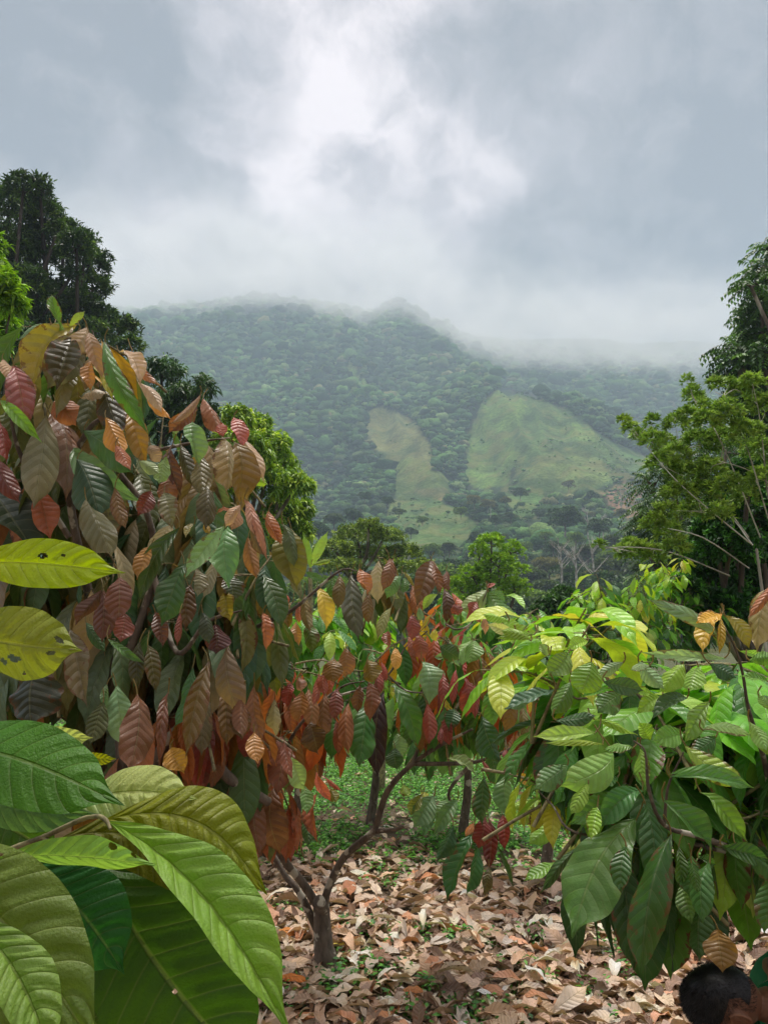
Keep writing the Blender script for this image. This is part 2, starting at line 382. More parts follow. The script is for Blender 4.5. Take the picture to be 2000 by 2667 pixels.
CLEAR = [  # (outline in the photo, colour, share of trees left standing)
 ([(945, 1075), (985, 1062), (1040, 1070), (1095, 1105), (1122, 1165), (1135, 1215), (1110, 1240), (1040, 1215), (985, 1175), (950, 1120)], '7d8050', .02),
 (z2([(-60, 660), (0, 620), (110, 640), (300, 740), (200, 800), (60, 900), (-100, 980), (-60, 800)]), '6c7a40', .16),
 (z2([(540, 230), (760, 290), (900, 350), (1000, 420), (1120, 520), (1300, 590), (1460, 650), (1440, 700), (1330, 690), (1150, 660), (1130, 730), (1000, 780), (640, 800), (600, 640), (560, 500)]), '5c7440', .22),
 (z2([(380, 350), (500, 240), (560, 240), (650, 300), (620, 420), (590, 520), (610, 640), (570, 770), (370, 760), (325, 640), (345, 480)]), '6c8640', .06),
 (z2([(680, 330), (800, 330), (1000, 450), (1080, 530), (1040, 560), (860, 470), (720, 400)]), '6a8440', .10),
 (z2([(640, 700), (760, 600), (900, 560), (1020, 580), (1070, 650), (1110, 720), (1000, 760), (780, 780), (680, 770)]), '75864a', .06),
 (z2([(1180, 590), (1300, 600), (1440, 665), (1420, 690), (1280, 640)]), '5f8440', .06),
 (z2([(60, 780), (200, 770), (240, 830), (150, 850)]), '9a805c', .0),
 (z2([(1050, 790), (1200, 720), (1310, 790), (1330, 900), (1200, 950), (1150, 900)]), '9a755c', .3),
 (z2([(-20, 850), (160, 810), (330, 900), (440, 990), (300, 1080), (-20, 1080)]), '5f7a42', .10),
 (z2([(560, 800), (760, 780), (760, 900), (640, 960), (560, 900)]), '5f7d42', .3),
 (z2([(-330, 80), (-300, 60), (-200, 190), (-160, 260), (-200, 240)]), '76924a', .0)]
hpx, hpy, _ = proj(V)
jx = hpx+26*fbm(V/26., 4, 51); jy = hpy+18*fbm(V/26., 4, 52)
C = np.broadcast_to(hx('33452c'), V.shape).copy()
for poly, cc, _k in CLEAR:
    C[inpoly(jx, jy, poly)] = hx(cc)
C *= (1+.9*fbm(V/9., 4, 61))[..., None]
sh_ = np.clip(fbm(V/22.*[1, .6, 1], 4, 63)*2.2-.1, 0, .7)[..., None]; C = C*(1-sh_)+hx('3f5a30')*sh_
ny, nx = PX.shape
i = np.arange(ny-1)[:, None]*nx; j = np.arange(nx-1)[None]
HF = np.stack([i+j, i+j+1, i+j+nx+1, i+j+nx], -1).reshape(-1, 4)
t = NT('hillside'); P3 = t.n('ShaderNodeTexCoord').outputs['Object']
n2 = t.noise(P3, .35, 5, .65); n3 = t.noise(P3, .05, 4, .6)
c = t.mix(t.ss(n2, .42, .58, 0., .75), t.attr('Col'), t.mix(1., t.attr('Col'), (.45, .56, .42), 'MULTIPLY'))
c = t.mix(t.ss(n3, .48, .62, 0., .5), c, hx('7f7a48'))
bp = t.n('ShaderNodeBump', {'Strength': 1., 'Distance': 1.5, 'Height': n2}).outputs[0]
M_HILL = t.out(t.n('ShaderNodeBsdfPrincipled', {'Base Color': c, 'Roughness': 1., 'Specular IOR Level': .1, 'Normal': bp}).outputs[0])
MB().add(V, HF, C.reshape(-1, 3)).build('mountain', M_HILL, kind='structure')

# forest canopy that reads as one mass: lumpy crowns on short trunks, one mesh
def ico(sub):
    import bmesh
    bm = bmesh.new(); bmesh.ops.create_icosphere(bm, subdivisions=sub, radius=1.)
    v = np.array([q.co[:] for q in bm.verts]); f = np.array([[a.index for a in q.verts] for q in bm.faces]); bm.free()
    return v, f
IV1, IF1 = ico(2)
IV2, IF2 = ico(3)
def crown_shapes(n, V0, lump, seed, flat):
    out = []
    for k in range(n):
        r = 1+lump*fbm(V0*1.6+k*7.3, 2, seed+k)+lump*.6*fbm(V0*4.5+k*3.1, 2, seed+50+k)
        q = V0*r[:, None]*np.array([1, 1, flat[k % len(flat)]]); q[:, 2] = np.where(q[:, 2] < -.25, -.25+(q[:, 2]+.25)*.35, q[:, 2]); out.append(q)
    return out
CS = crown_shapes(8, IV1, .75, 100, (.75, .5, .9, .6))
N = 165000
d = 300*np.exp(rng.uniform(0, 1, N)*math.log(1240/300.)); px = rng.uniform(-50, 2300, N)
x = (px-1000)/F*d/.97; z = hill_z(x, d)
qx, qy, _ = proj(np.stack([x, d, z], -1))
keepp = np.clip((d/1000.)**1.15, .07, 1)
ok = rng.uniform(0, 1, N) < keepp
cq = np.ones(N)
for poly, cc, kf in CLEAR:
    jj = 6*fbm(np.stack([x, d, z], -1)/30., 3, 51)
    ins = inpoly(qx+jj, qy, poly) | inpoly(qx+jj, qy-9*F/1000*1000/d*.9, poly); cq[ins] = kf
cl_ = np.clip(fbm(np.stack([x, d, z], -1)/25., 3, 91)*3+.35, 0, 2.2); ok &= rng.uniform(0, 1, N) < np.where(cq < 1, cq*cl_*1.5, 1)
x, d, z, cq = x[ok], d[ok], z[ok], cq[ok]
# drop those the ridge hides
N = len(x)
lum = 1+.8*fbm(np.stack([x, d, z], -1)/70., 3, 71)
pal = np.array([hx(c) for c in ('2f4a28', '3a5630', '44602f', '4c6636', '2a4028', '56663e', '5f6e48', '6e6a4c')])
pr_ = np.array([.2, .2, .16, .13, .14, .09, .05, .03])
ci = rng.choice(len(pal), N, p=pr_/pr_.sum())
r = rng.gamma(3.6, .66, N)*np.where(cq < .29, .30, np.where(cq < 1, .42, 1.))*np.clip(d/700., .75, 1.25)
yaw = rng.uniform(0, 6.28, N)
mb = MB()
for k in range(8):
    m = np.where(np.arange(N) % 8 == k)[0]
    q = CS[k]; cs, sn = np.cos(yaw[m])[:, None], np.sin(yaw[m])[:, None]
    qx_ = q[None, :, 0]*cs-q[None, :, 1]*sn; qy_ = q[None, :, 0]*sn+q[None, :, 1]*cs
    hgt = rng.uniform(.6, 1.5, len(m))*r[m]
    Vv = np.stack([x[m, None]+qx_*r[m, None], d[m, None]+qy_*r[m, None], (z[m]+hgt)[:, None]+q[None, :, 2]*r[m, None]], -1)
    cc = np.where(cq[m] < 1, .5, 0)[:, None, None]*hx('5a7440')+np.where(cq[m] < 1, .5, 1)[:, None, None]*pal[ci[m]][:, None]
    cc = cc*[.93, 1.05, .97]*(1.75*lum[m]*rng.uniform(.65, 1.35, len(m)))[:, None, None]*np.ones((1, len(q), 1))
    Fq = (IF1[None]+(np.arange(len(m))*len(q))[:, None, None]).reshape(-1, 3)
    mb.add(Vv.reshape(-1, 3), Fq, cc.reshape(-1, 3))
t = NT('canopy'); P3 = t.n('ShaderNodeTexCoord').outputs['Object']
n2 = t.noise(P3, 1.1, 4, .7)
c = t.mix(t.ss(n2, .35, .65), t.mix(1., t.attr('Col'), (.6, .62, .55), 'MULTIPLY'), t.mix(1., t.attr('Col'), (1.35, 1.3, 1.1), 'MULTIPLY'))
bp = t.n('ShaderNodeBump', {'Strength': 1., 'Distance': 1.4, 'Height': n2}).outputs[0]
M_CANOPY = t.out(t.n('ShaderNodeBsdfPrincipled', {'Base Color': c, 'Roughness': .9, 'Specular IOR Level': .15, 'Normal': bp}).outputs[0])
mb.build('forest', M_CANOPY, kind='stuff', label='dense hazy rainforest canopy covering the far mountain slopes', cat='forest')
print('forest trees', N)

# air: even haze over the whole scene, and the cloud that sits on the summits
def box(name, lo, hi, mat, **kw):
    lo = np.array(lo, float); hi = np.array(hi, float)
    v = np.array([[(lo, hi)[a][0], (lo, hi)[b][1], (lo, hi)[c][2]] for a in (0, 1) for b in (0, 1) for c in (0, 1)])
    f = [[0, 1, 3, 2], [4, 6, 7, 5], [0, 4, 5, 1], [2, 3, 7, 6], [0, 2, 6, 4], [1, 5, 7, 3]]
    return MB().add(v, f, (1, 1, 1)).build(name, mat, smooth=False, **kw)
zlo = float(min(ZZ.min(), Z.min()))-1; zhi = float(ZZ.max())+20
t = NT('haze')
M_HAZE = t.out(vol=t.n('ShaderNodeVolumePrincipled', {'Color': (.68, .84, 1., 1), 'Density': HAZE, 'Anisotropy': .2}).outputs[0])
xm = float(np.abs(XX).max())+40
box('haze', (-xm, -60, zlo), (xm, 2680, zhi), M_HAZE, kind='stuff')
t = NT('cloud'); P3 = t.n('ShaderNodeTexCoord').outputs['Object']
s3 = t.n('ShaderNodeSeparateXYZ', {0: P3}); x_, y_, z_ = s3.outputs
cx_ = [(380, 795), (480, 800), (600, 792), (700, 800), (800, 815), (880, 835), (960, 828), (1020, 822), (1100, 862), (1150, 900), (1250, 935), (1400, 962), (1600, 972), (1900, 968)]
# cloud base height over the summits, from left to right (metres), following the photograph's ragged lower edge
xs, zs = [], []
for a, b in cx_:
    q = P(a, b, 1080.); xs.append(float(q[0])); zs.append(float(q[2]))
x0, x1 = xs[0], xs[-1]
cv = t.n('ShaderNodeFloatCurve', {'Value': t.m_('DIVIDE', t.m_('SUBTRACT', x_, x0), x1-x0, clamp=True)})
cu = cv.mapping.curves[0]
zmin, zmax = min(zs), max(zs)
pts = [((a-x0)/(x1-x0), (b-zmin)/(zmax-zmin)) for a, b in zip(xs, zs)]
cu.points[0].location = pts[0]; cu.points[1].location = pts[-1]
for p_ in pts[1:-1]: cu.points.new(*p_)
cv.mapping.update()
basez = t.m_('MULTIPLY_ADD', cv.outputs[0], zmax-zmin, zmin)
n1 = t.noise(P3, .012, 4, .6); n2 = t.noise(P3, .04, 2, .5)
h = t.m_('SUBTRACT', z_, basez)
h = t.m_('ADD', h, t.m_('MULTIPLY_ADD', n1, 130., -65.)); h = t.m_('ADD', h, t.m_('MULTIPLY_ADD', n2, 30., -15.))
den = t.ss(h, -25., 60., 0., MISTD)
den = t.m_('MULTIPLY', den, t.ss(y_, 800., 960.))
t_top = t.ss(h, 30., 85., 1., 0.)
den = t.m_('MULTIPLY', den, t_top)
ab = t.m_('ABSOLUTE', x_)
den = t.m_('MULTIPLY', den, t.ss(ab, 850., 1100., 1., 0.))
M_CLOUD = t.out(vol=t.n('ShaderNodeVolumeScatter', {'Color': (.88, .87, .86, 1), 'Density': den, 'Anisotropy': .35}).outputs[0])
box('cloud_bank', (-1100, 800, zmin-90), (1100, 1500, zmax+190), M_CLOUD, kind='stuff', label='pale grey cloud resting on the mountain summits and hiding them', cat='cloud')
# ------------------------------------------------------------------ trees behind the cacao
def rand_dir(n):
    v = rng.normal(size=(n, 3)); return nrm(v)
def leaf_cards(mb, c, dirn, L, W, col, droop=.0, fold=.25):
    """folded 2-quad leaves: centre line c -> c+dirn*L"""
    N = len(c); up = rand_dir(N)*.6+np.array([0, 0, 1.]); s = nrm(np.cross(dirn, up)); n = nrm(np.cross(s, dirn))
    L = np.broadcast_to(L, (N,))[:, None]; W = np.broadcast_to(W, (N,))[:, None]
    m = c+dirn*L*.5-np.array([0, 0, 1.])*L*droop*.25; e = c+dirn*L-np.array([0, 0, 1.])*L*droop
    V = np.stack([c, m+s*W*.5+n*W*fold, e, m-s*W*.5+n*W*fold], 1)
    i = np.arange(N)[:, None]*4
    mb.add(V.reshape(-1, 3), (i+np.array([[0, 1, 2, 3]])), np.repeat(col, 4, 0))
def jitter_col(n, cols, wts=None, lo=.75, hi=1.25):
    cc = np.array([hx(c) for c in cols]); w = None if wts is None else np.array(wts, float)/np.sum(wts)
    return cc[rng.choice(len(cc), n, p=w)]*rng.uniform(lo, hi, (n, 1))
def pix_blobs(bl, d, spread):
    """(px, py, radius px[, flatness, depth shift m]) -> centres, radii in metres"""
    c, r, fl = [], [], []
    for b in bl:
        dz = b[4] if len(b) > 4 else rng.uniform(-spread, spread)
        c.append(P(b[0], b[1], d+dz)); r.append(b[2]*S(d+dz, b[1])); fl.append(b[3] if len(b) > 3 else .8)
    return np.array(c), np.array(r), np.array(fl)
def clump_tree(name, base, d, bl, label, cat, cols, wts=None, leafL=.14, leafW=.05, sprigs=300, per=9, spread=1.5, trunk_r=.2, limb_r=.07,
               style='round', droop=.3, bark=None, trunk_pts=None, group=None, depthfill=1.0, extra=None, bright=1.5, crown='crown', auto=True):
    base = P(base[0], base[1], d) if len(base) == 2 else np.array(base, float)
    e = empty(name, base, label, cat, group)
    C, Rr, Fl = pix_blobs(bl, d, spread)
    mb = MB()
    area = Rr**2; npb = np.maximum(4, (sprigs*area/area.sum()).astype(int))
    ends = []
    for c, r, fl, n in zip(C, Rr, Fl, npb):
        u = rand_dir(n); u[:, 2] = np.where(u[:, 2] < -.5, -u[:, 2], u[:, 2])
        rad = r*rng.uniform(.35, 1.0, (n, 1))**.6*(1+.35*fbm(u*1.7+c, 3, 77))[:, None]
        p = c+u*rad*np.array([1, depthfill, fl])
        ends.append(p[:: max(1, n//6)])
        if style == 'pinnate':                       # long compound leaves hanging outward
            ax = nrm(u*np.array([1, 1, .3])+rand_dir(n)*.5+np.array([0, 0, -.15]))
            col = jitter_col(n, cols, wts)*bright
            for k in range(per):
                s = (k+1)/per
                q = p+ax*leafL*3.2*s+np.array([0, 0, -1.])*leafL*droop*2.4*s*s
                for sg in (-1, 1):
                    sd = nrm(np.cross(ax, np.array([0, 0, 1.]))*sg+ax*.35+np.array([0, 0, -.55]))
                    leaf_cards(mb, q, sd, leafL*(1-.35*abs(s-.4)), leafW, col*rng.uniform(.85, 1.15, (n, 1)), droop*.4)
        elif style == 'feather':                     # sprays of flat fine leaves, tips pointing up
            ax = nrm(u*.6+rand_dir(n)*.45+np.array([0, 0, .55])); col = jitter_col(n, cols, wts)*bright
            for k in range(per):
                dr = nrm(ax*.7+rand_dir(n)*.75+np.array([0, 0, .12]))
                leaf_cards(mb, p+ax*leafL*.15*k/per, dr, leafL*rng.uniform(.6, 1.1, n), leafW, col*rng.uniform(.85, 1.15, (n, 1)), .12)
        else:                                        # rosettes of leaves round each twig end
            ax = nrm(u+np.array([0, 0, .5])); col = jitter_col(n, cols, wts)*bright
            for k in range(per):
                dr = nrm(ax*rng.uniform(.1, .7)+rand_dir(n)*.9)
                leaf_cards(mb, p+rand_dir(n)*leafL*.25, dr, leafL*rng.uniform(.7, 1.2, n), leafW, col*rng.uniform(.8, 1.2, (n, 1)), droop)
    if extra is not None: extra(mb)
    mb.build(crown, M_FOL, e, smooth=False)
    tb = MB(); top = C.mean(0)
    if trunk_pts is None:
        fork = base+(top-base)*.45
        pts = [base-np.array([0, 0, .3]), base+(fork-base)*.5+rand_dir(1)[0]*.1*np.linalg.norm(fork-base)*.5, fork]
    else: pts = [P(*q) for q in trunk_pts]; fork = pts[-1]
    tube(tb, pts, np.linspace(trunk_r, trunk_r*.7, len(pts)), seg=8)
    for c, r, en in zip(C, Rr, ends) if auto else ():
        mid = fork+(c-fork)*.5+rand_dir(1)[0]*np.linalg.norm(c-fork)*.12
        tube(tb, [fork, mid, c], [trunk_r*.5, limb_r*1.4, limb_r], seg=6)
        for p in en[:8]: tube(tb, [c, (c+p)/2+rand_dir(1)[0]*r*.12, p], [limb_r*.7, limb_r*.4, limb_r*.15], seg=5, smooth=2)
    tb.build('trunk', bark or M_TREEBARK, e)
    return e
q3 = lambda l, x0, y0, s: [(x0+a*s, y0+b*s)+tuple(r) for a, b, *r in l]
def g0(px, d): p = P(px, 1600, d); return (p[0], d, float(gz(p[0], d)) if d < 70 else float(hill_z(p[0], d)))
M_DARKBARK = bark_material('dark_tree_bark', hx('3c342c'), hx('5c544a'), .6, 3.)
# big dark tree on the left
big = [(20, 560, 95), (60, 500, 45, 1.1), (10, 660, 100), (105, 495, 34, 1.3), (110, 565, 62), (90, 660, 75), (55, 770, 95), (165, 600, 40), (200, 645, 55), (235, 690, 55),
       (245, 750, 50, .8), (225, 640, 32, 1.2), (130, 780, 70), (200, 800, 60, .7), (265, 830, 48, .7), (320, 860, 48, .7), (20, 860, 90), (120, 880, 80), (240, 880, 60), (340, 905, 36), (185, 720, 28), (150, 600, 30)]
clump_tree('broadleaf_tree', g0(-60, 34), 34, big, 'tall dark broadleaf tree with knotty open limbs against the sky at the left', 'tree',
           ('2c4226', '38522c', '46602f', '22361f', '5f7a34'), (3, 3, 2, 2, .5), leafL=.30, leafW=.085, sprigs=4300, per=9, spread=2.5, trunk_r=.3, limb_r=.07, droop=.15, bark=M_DARKBARK)
# bright green tree at the left edge
clump_tree('fruit_tree', g0(-120, 14), 14, [(0, 760, 60, 1.), (-60, 700, 70), (30, 800, 42, 1.), (5, 850, 40, .9), (-40, 900, 60), (-20, 640, 30, 1.2)],
           'light green leafy tree reaching in at the left edge before the dark tree', 'tree', ('7da82e', '93bd3a', '5f8a2a'), (3, 2, 2), leafL=.19, leafW=.06, sprigs=560, per=8, spread=.8, trunk_r=.12, limb_r=.02, droop=.35, bright=1.1)
# mango like tree below
clump_tree('mango_tree', g0(330, 26), 26, [(60, 920, 95), (180, 930, 80), (420, 980, 62), (480, 1040, 55), (530, 1010, 34, 1.), (400, 1080, 95), (500, 1110, 70), (540, 1080, 40), (300, 1000, 80), (330, 1150, 110), (520, 1180, 60), (200, 1080, 120), (60, 1050, 120)],
           'dense dark green tree with glossy drooping leaves behind the bronze cacao', 'tree', ('28421f', '35532a', '456632', '5a7c38'), (3, 3, 2, .7), leafL=.26, leafW=.065, sprigs=3600, per=9, spread=2., trunk_r=.25, limb_r=.05, droop=.55, bark=M_DARKBARK)
# yellow green tree
clump_tree('young_tree', g0(650, 22), 22, [(620, 1090, 42), (660, 1120, 55), (640, 1180, 65), (700, 1170, 60), (735, 1210, 45), (690, 1260, 75), (770, 1270, 48), (790, 1330, 36), (740, 1340, 60), (600, 1150, 50), (680, 1390, 70), (780, 1390, 40, 1.), (610, 1260, 60)],
           'sunlit yellow green tree right of the bronze cacao crown, before the slope', 'tree', ('6f8f2e', '88a436', '57782a', 'a0b640'), (3, 2, 3, 1), leafL=.19, leafW=.06, sprigs=2600, per=9, spread=1.6, trunk_r=.2, limb_r=.05, droop=.45)
# umbrella shaped tree in the middle
clump_tree('acacia_tree', g0(900, 38), 38, [(870, 1430, 60, .45), (930, 1400, 65, .45), (1000, 1400, 60, .45), (1050, 1440, 55, .45), (960, 1450, 80, .4), (890, 1480, 60, .4), (1040, 1480, 60, .4), (1100, 1470, 30, .5), (840, 1460, 36, .6), (960, 1370, 40, .5)],
           'wide umbrella shaped olive green tree with a forked pale trunk mid picture', 'tree', ('62783a', '7a8f44', '4c6332', '8aa04c'), (3, 2, 3, 1), leafL=.15, leafW=.07, sprigs=3000, per=8, spread=2., trunk_r=.16, limb_r=.06, droop=.1, trunk_pts=[(925, 1640, 38), (930, 1560, 38), (915, 1510, 38)])
# bright feathery tree
clump_tree('feathery_tree', g0(1290, 34), 34, [(1280, 1420, 40), (1330, 1440, 38), (1250, 1440, 30), (1300, 1480, 55), (1345, 1490, 34), (1230, 1500, 40), (1270, 1540, 60), (1340, 1540, 46), (1200, 1540, 50), (1190, 1590, 50), (1260, 1600, 60)],
           'bright yellow green feathery tree in the middle distance before the clearing', 'tree', ('86b03a', '9cc446', '6f9a34'), (3, 2, 2), leafL=.2, leafW=.07, sprigs=1700, per=9, spread=1.6, trunk_r=.16, limb_r=.04, style='feather', bright=1.05)
# dark citrus bush in the middle right
clump_tree('citrus_bush', g0(1460, 20), 20, [(1470, 1560, 40), (1440, 1600, 60), (1490, 1640, 66), (1400, 1650, 60), (1450, 1700, 80), (1520, 1600, 30)],
           'small dark glossy citrus bush behind the sunlit cacao leaves right of centre', 'bush', ('26401f', '33542a', '466c30'), (3, 3, 1), leafL=.13, leafW=.055, sprigs=2200, per=8, spread=1.2, trunk_r=.08, limb_r=.03)
# tall tree at the right edge with hanging pinnate sprays
clump_tree('rain_tree', g0(2200, 24), 24, [(2000, 650, 26, .5), (1985, 700, 34, .5), (2030, 720, 50), (1980, 740, 40, .4), (1955, 745, 20, .5), (2010, 800, 60, .5), (1960, 830, 34, .4), (1975, 880, 50, .5), (1920, 905, 38, .35), (1900, 925, 20, .5), (1930, 950, 40, .4), (1990, 930, 70, .6), (1975, 1040, 60, .6), (2010, 1120, 70), (1990, 1210, 70), (2060, 900, 90), (2060, 760, 70), (2080, 1050, 100), (1960, 1140, 40), (1950, 1000, 40)],
           'tall dark green tree with tiers of hanging compound leaves at the right edge', 'tree', ('36552c', '466a34', '2b4526', '5a8040'), (3, 3, 2, 1), leafL=.20, leafW=.09, sprigs=1900, per=6, spread=1.5, trunk_r=.3, limb_r=.06, style='pinnate', droop=.6)
clump_tree('pinnate_tree', g0(1800, 21), 21, [(1700, 1270, 46, .9), (1730, 1220, 44), (1700, 1350, 60), (1760, 1300, 70), (1750, 1400, 80), (1680, 1420, 46), (1800, 1220, 60), (1850, 1280, 80), (1820, 1140, 40), (1780, 1460, 70), (1690, 1490, 40), (1860, 1400, 90), (1890, 1180, 60)],
           'grey green tree with fern like hanging leaves left of the citrus tree', 'tree', ('3f5c38', '4f6c40', '314c2e'), (3, 2, 2), leafL=.14, leafW=.05, sprigs=1000, per=7, spread=1.5, trunk_r=.2, limb_r=.05, style='pinnate', droop=.6)
# glossy citrus tree right
clump_tree('citrus_tree', g0(1960, 11), 11, [(1950, 1250, 60, 1.), (1900, 1300, 60), (1970, 1340, 100), (1860, 1380, 60), (1900, 1430, 90), (1990, 1450, 110), (1820, 1450, 50), (1850, 1520, 80), (1950, 1550, 100), (2000, 1280, 50, 1.), (1790, 1530, 40), (1890, 1600, 80)],
           'dark citrus tree with small glossy leaves and white buds at the right', 'tree', ('1f3f1c', '2b5226', '3a6a2c', '4f8a34'), (3, 3, 2, 1), leafL=.10, leafW=.042, sprigs=3800, per=8, spread=.8, trunk_r=.09, limb_r=.03, droop=.1)
# light feathery tree with bare grey branches
fe_tw = [[(2040, 1290), (1960, 1230), (1890, 1205), (1860, 1200)], [(1960, 1420), (1850, 1330), (1760, 1250), (1690, 1170), (1640, 1110)], [(1980, 1400), (1900, 1200), (1840, 1080), (1800, 1030)],
         [(2000, 1350), (1950, 1180), (1900, 1050), (1870, 1010)], [(1960, 1420), (1890, 1340), (1760, 1330)], [(1950, 1480), (1830, 1400), (1720, 1370), (1700, 1330)], [(1900, 1500), (1750, 1440), (1640, 1425), (1560, 1430)], [(2000, 1300), (1980, 1100), (1960, 1000)], [(1950, 1400), (1860, 1280), (1800, 1220), (1740, 1130)]]
fb = [(x, y, r*1.25, .85) for x, y, r in [(1625, 1100, 13), (1640, 1115, 14), (1660, 1135, 15), (1700, 1150, 26), (1730, 1160, 24), (1760, 1110, 26), (1800, 1025, 18), (1815, 1045, 18), (1830, 1060, 16), (1865, 1005, 18), (1900, 1000, 14), (1790, 1090, 24), (1840, 1100, 30), (1890, 1080, 34), (1930, 1020, 26), (1960, 1000, 26), (1760, 1190, 30), (1820, 1160, 36), (1880, 1150, 34), (1940, 1130, 36), (1720, 1210, 28), (1780, 1240, 34), (1850, 1230, 34), (1980, 1180, 36), (1760, 1290, 30), (1830, 1290, 34), (1900, 1270, 30), (1800, 1340, 30), (1730, 1340, 26), (1700, 1370, 24), (1740, 1390, 28), (1640, 1420, 16), (1660, 1440, 30), (1700, 1450, 30), (1560, 1425, 12), (1620, 1440, 18), (1760, 1430, 26), (1880, 1340, 26), (1790, 990, 10), (1985, 1060, 30), (1700, 1100, 16), (1940, 1300, 26), (1980, 1250, 28)]]
e = clump_tree('mimosa_tree', g0(2000, 9), 9, fb, 'pale lime feathery tree with thin bare grey branches reaching left', 'tree', ('6f8c44', '829e4e', '5c7a3a'), (3, 2, 2), leafL=.08, leafW=.021, sprigs=3400, per=9, spread=.7, trunk_r=.022, limb_r=.004, style='feather', auto=False, bark=M_PALEBARK, trunk_pts=[(2000, 1900, 9), (1990, 1600, 9), (1970, 1430, 9)])
tb = MB(); ends_ = []
for tw in fe_tw:
    q = [P(a, b, 9+.35*math.sin(k*2.3+a)) for k, (a, b) in enumerate(tw)]
    tube(tb, q, np.linspace(.009, .003, len(tw)), seg=6, smooth=4); ends_ += [(u_*(1-w_)+v_*w_) for u_, v_ in zip(q[:-1], q[1:]) for w_ in (0, .5)]
ends_ = np.array(ends_)
for (a, b, r, fl) in fb:
    c_ = P(a, b, 9.); n_ = ends_[np.argmin(np.linalg.norm(ends_-c_, axis=1)+.4*np.clip(c_[0]-ends_[:, 0], -9, 0)*-1)]
    tube(tb, [n_, (n_+c_)/2+rand_dir(1)[0]*.06, c_], [.005, .004, .002], seg=5)
tb.build('branch', M_PALEBARK, e)
# foothill trees one can tell apart: one copy per tree of four kinds
def far_kind(k, cols, flat, lean):
    e = MB(); C = [np.array([0, 0, 1.0])]+[np.array([math.cos(a)*.55, math.sin(a)*.55, .75+.3*math.sin(a*3+k)]) for a in np.linspace(0, 6, 6)]
    for c in C:
        n = 130; u = rand_dir(n); u[:, 2] = np.abs(u[:, 2])-.25
        p = c+u*.48*(1+.3*fbm(u*3+c, 2, k))[:, None]*np.array([1, 1, flat])
        col = jitter_col(n, cols)
        for q in range(4): leaf_cards(e, p+rand_dir(n)*.04, nrm(u+rand_dir(n)*.8), rng.uniform(.09, .17, n), .09, col*rng.uniform(.8, 1.2, (n, 1)), .1)
    return e
kinds = []
for k, (cols, flat, nm, lb) in enumerate([(('3c5a30', '4c6c3a', '2d4828'), .9, 'hill_tree', 'round dark green tree among others at the foot of the mountain'),
        (('6a8a3c', '7d9c46', '557534'), .8, 'hill_tree', 'lighter green spreading tree among others at the foot of the mountain'),
        (('4f6436', '61764a', '3d522c'), .5, 'hill_tree', 'flat topped olive tree among others at the foot of the mountain'),
        (('8a8a5c', '75784c', '6a6c48'), .6, 'hill_tree', 'dry greyish tree among others at the foot of the mountain')]):
    mb = far_kind(k, cols, flat, 0); mb2 = MB(); tube(mb2, [(0, 0, -.4), (.02, 0, .3), (0, .02, .9)], [.06, .05, .03], seg=6)
    for a in np.linspace(0, 6, 6): tube(mb2, [(0, 0, .3), (math.cos(a)*.3, math.sin(a)*.3, .6), (math.cos(a)*.5, math.sin(a)*.5, .8)], [.03, .022, .012], seg=5)
    kinds.append((mb, mb2, nm, lb))
proto = {}
spots = [(1470, 1340, 6.8, 0, 290), (1560, 1370, 4, 0, 260), (1530, 1430, 5, 2, 230), (1600, 1410, 4, 2, 220), (1500, 1490, 6, 0, 190), (1430, 1470, 4.5, 3, 210), (1620, 1490, 6, 2, 170), (1540, 1540, 6, 0, 150), (1470, 1570, 5, 1, 130), (1600, 1570, 5, 0, 130), (1390, 1560, 4.5, 1, 120),
         (1355, 1280, 4, 0, 420), (1315, 1300, 3, 3, 400), (1270, 1310, 4, 3, 390), (1235, 1300, 4, 3, 390), (1200, 1330, 3, 1, 330), (1420, 1390, 3, 1, 300), (1360, 1420, 3.4, 1, 260), (1310, 1400, 3, 2, 270), (1240, 1400, 3.2, 0, 270), (1170, 1420, 3.4, 2, 260), (1120, 1430, 3.6, 1, 240), (1070, 1380, 3, 0, 300), (830, 1380, 4, 0, 240), (780, 1360, 5, 0, 260), (870, 1350, 4, 2, 280), (920, 1340, 4, 0, 300), (1040, 1330, 3, 2, 330), (1620, 1330, 3.6, 3, 330), (1660, 1380, 4, 0, 280), (1690, 1460, 6, 0, 190), (1120, 1500, 5, 1, 130), (1150, 1560, 5, 2, 100), (1050, 1540, 5, 0, 90), (850, 1540, 4, 1, 80), (1380, 1490, 4, 2, 180), (1330, 1340, 3.4, 2, 350), (1480, 1260, 4, 3, 470), (1540, 1290, 4, 0, 430), (1400, 1330, 3, 0, 380), (1440, 1530, 5, 2, 160), (1560, 1500, 4, 3, 180), (1660, 1540, 6, 0, 140), (1720, 1560, 7, 1, 110), (1500, 1400, 3, 1, 260), (1590, 1450, 4, 1, 210), (1290, 1350, 3, 0, 340), (1100, 1350, 2.8, 1, 330), (1010, 1300, 3, 0, 360), (950, 1290, 3, 0, 370), (1250, 1480, 4, 1, 180), (1190, 1480, 4.4, 0, 190), (1440, 1420, 3.2, 0, 250)]
def near_wood():
    out = []
    while len(out) < 190:
        d = 95*math.exp(rng.uniform(0, 1)*math.log(330/95.)); px = rng.uniform(500, 1800); x_ = (px-1000)/F*d/.97; z_ = float(hill_z(x_, d)); r = rng.uniform(2.2, 4.8)*min(1.2, .6+d/400)
        a, b, _ = proj(np.array([x_, d, z_+r*.9]))
        if inpoly(float(a), float(b), z2([(-20, 850), (160, 810), (330, 900), (440, 990), (300, 1060), (-20, 1060)])): continue
        out.append((float(a), float(b), r, int(rng.choice(4, p=[.42, .2, .26, .12])), d))
    return out
spots += near_wood()
